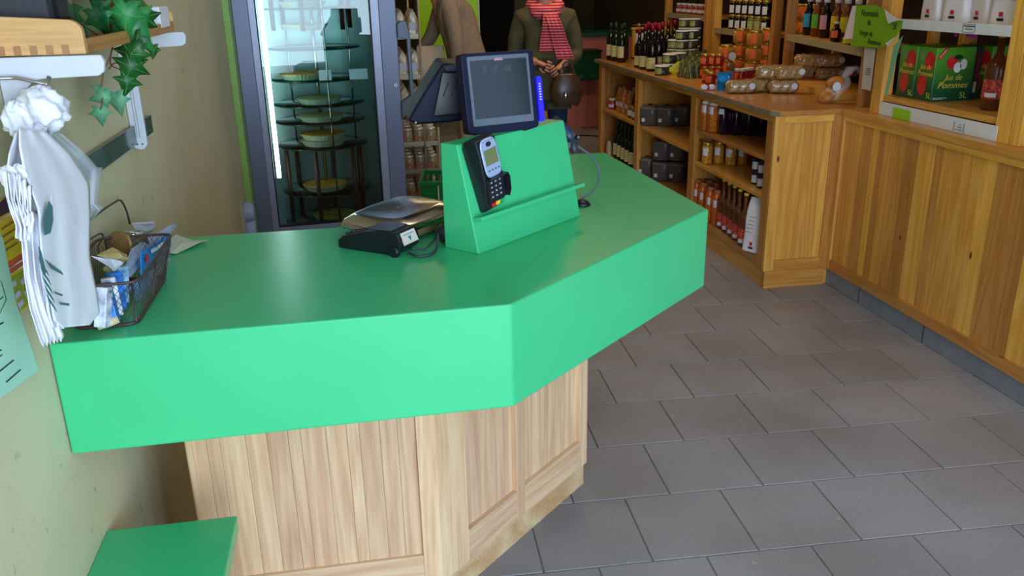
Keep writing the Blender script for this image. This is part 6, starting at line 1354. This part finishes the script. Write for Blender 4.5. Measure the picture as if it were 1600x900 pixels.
MB().grid(bagf, 30, 14, closeu=True).obj('bag_body', M_LTH, hb, solid=0.003); MB().tube(smooth([(-0.05, 0, 0.19), (-0.03, 0, 0.25), (0.0, 0.0, 0.275), (0.03, 0, 0.25), (0.05, 0, 0.19)]), 0.007, 8).obj('strap', M_LTH, hb); MB().ell((-0.02, -0.055, 0.06), 0.012, 0.006, 0.02).obj('buckle', M_STEEL, hb)

# bent person: leaning forward to the left, seen from the side
Q = at(715, 60, y=6.3); QX, QY = Q.x, 6.3
def z_at(b): return at(705, b, y=6.3).z
p1 = thing('person', 'person in beige sweater bending forward to the left beside the lime panel', 'person', (QX+0.02, QY, 0), 0); p1.scale = (0.86, 0.9, 1.0)
M_BEI = mat('beige_knit', (150, 130, 108), rough=0.9, var=0.12, scale=40, bump=0.5); M_TRO = mat('sand_trousers', (186, 160, 128), rough=0.85, var=0.08)
J = {'pel': (0.06, 0, 0.93, 0.12, 0.15), 'wa': (0.04, 0, 1.06, 0.115, 0.13), 'ch': (-0.04, 0, 1.27, 0.13, 0.155), 'sh': (-0.12, 0, 1.40, 0.085, 0.10), 'ne': (-0.20, 0, 1.46, 0.055, 0.055), 'he': (-0.25, 0, 1.50, 0.05, 0.05)}
E_ = [('pel', 'wa'), ('wa', 'ch'), ('ch', 'sh'), ('sh', 'ne'), ('ne', 'he')]
armsb = {'N': [(-0.10, -0.18, 1.36), (-0.06, -0.24, 1.10), (-0.07, -0.22, 0.87)], 'F': [(-0.12, 0.18, 1.36), (-0.22, 0.22, 1.14), (-0.36, 0.12, 1.02)]}
for s_, n in ((-1, 'N'), (1, 'F')):
    J.update({'hp'+n: (0.05, s_*0.095, 0.86, 0.09), 'kn'+n: (0.02, s_*0.10, 0.48, 0.06), 'an'+n: (0.05, s_*0.105, 0.09, 0.042), 'to'+n: (-0.10, s_*0.115, 0.035, 0.034)}); E_ += [('pel', 'hp'+n), ('hp'+n, 'kn'+n), ('kn'+n, 'an'+n), ('an'+n, 'to'+n)]
    a = armsb[n]; J.update({'s'+n: a[0] + (0.055,), 'e'+n: a[1] + (0.042,), 'w'+n: a[2] + (0.028,)}); E_ += [('sh', 's'+n), ('s'+n, 'e'+n), ('e'+n, 'w'+n)]
skin('body', (J, E_), M_SKIN, p1, 'pel')
J2 = {'hip': (0.065, 0, 0.95, 0.150, 0.185), 'wa': (0.05, 0, 1.08, 0.150, 0.17), 'ch': (-0.03, 0, 1.27, 0.155, 0.18), 'sh': (-0.10, 0, 1.395, 0.12, 0.13), 'nk': (-0.16, 0, 1.44, 0.075, 0.075)}
E2 = [('hip', 'wa'), ('wa', 'ch'), ('ch', 'sh'), ('sh', 'nk')]
for n in 'NF':
    a = armsb[n]; m_ = tuple((Vector(a[1])*0.12+Vector(a[2])*0.88)[:]); mid = tuple((Vector(a[0])*0.5+Vector(a[1])*0.5)[:]); J2.update({'s'+n: a[0] + (0.078,), 'u'+n: mid + (0.068,), 'e'+n: a[1] + (0.060,), 'w'+n: m_ + (0.044,)}); E2 += [('sh', 's'+n), ('s'+n, 'u'+n), ('u'+n, 'e'+n), ('e'+n, 'w'+n)]
skin('sweater', (J2, E2), M_BEI, p1, 'wa')
J3 = {'pel': (0.06, 0, 0.93, 0.135, 0.165)}; E3 = []
for s_, n in ((-1, 'N'), (1, 'F')): J3.update({'h'+n: (0.055, s_*0.09, 0.82, 0.105), 'k'+n: (0.02, s_*0.10, 0.48, 0.076), 'a'+n: (0.05, s_*0.105, 0.10, 0.06)}); E3 += [('pel', 'h'+n), ('h'+n, 'k'+n), ('k'+n, 'a'+n)]
skin('trousers', (J3, E3), M_TRO, p1, 'pel')
for s_ in (-1, 1): skin('shoe', ({'a': (0.06, s_*0.105, 0.045, 0.045, 0.044), 'b': (-0.04, s_*0.11, 0.040, 0.046, 0.040), 'c': (-0.13, s_*0.118, 0.032, 0.040, 0.030)}, [('a', 'b'), ('b', 'c')]), M_DARK, p1, 'a')
head(p1, (-0.31, 0, 1.56), D(-90), D(28), (120, 110, 100), 'hair_grey')
hand(p1, armsb['N'][2], (-0.05, 0.02, -1), (0.1, 1, 0), 0.45); hand(p1, armsb['F'][2], (-0.9, -0.3, -0.3), (0, 0.3, -1), 0.6)
o = sack('b', 0.20, 0.16, 0.30, None, pinch=0.5).obj('cloth_bag', mat('cream_cloth', (206, 186, 158), rough=0.9, var=0.06, bump=0.4)); o.location = (QX-0.20, QY-0.05, 0.885-0.09); o.rotation_euler = (0, 0, PI/2)
tag(o, 'cream cloth bag hanging in front of the bent person', 'bag')
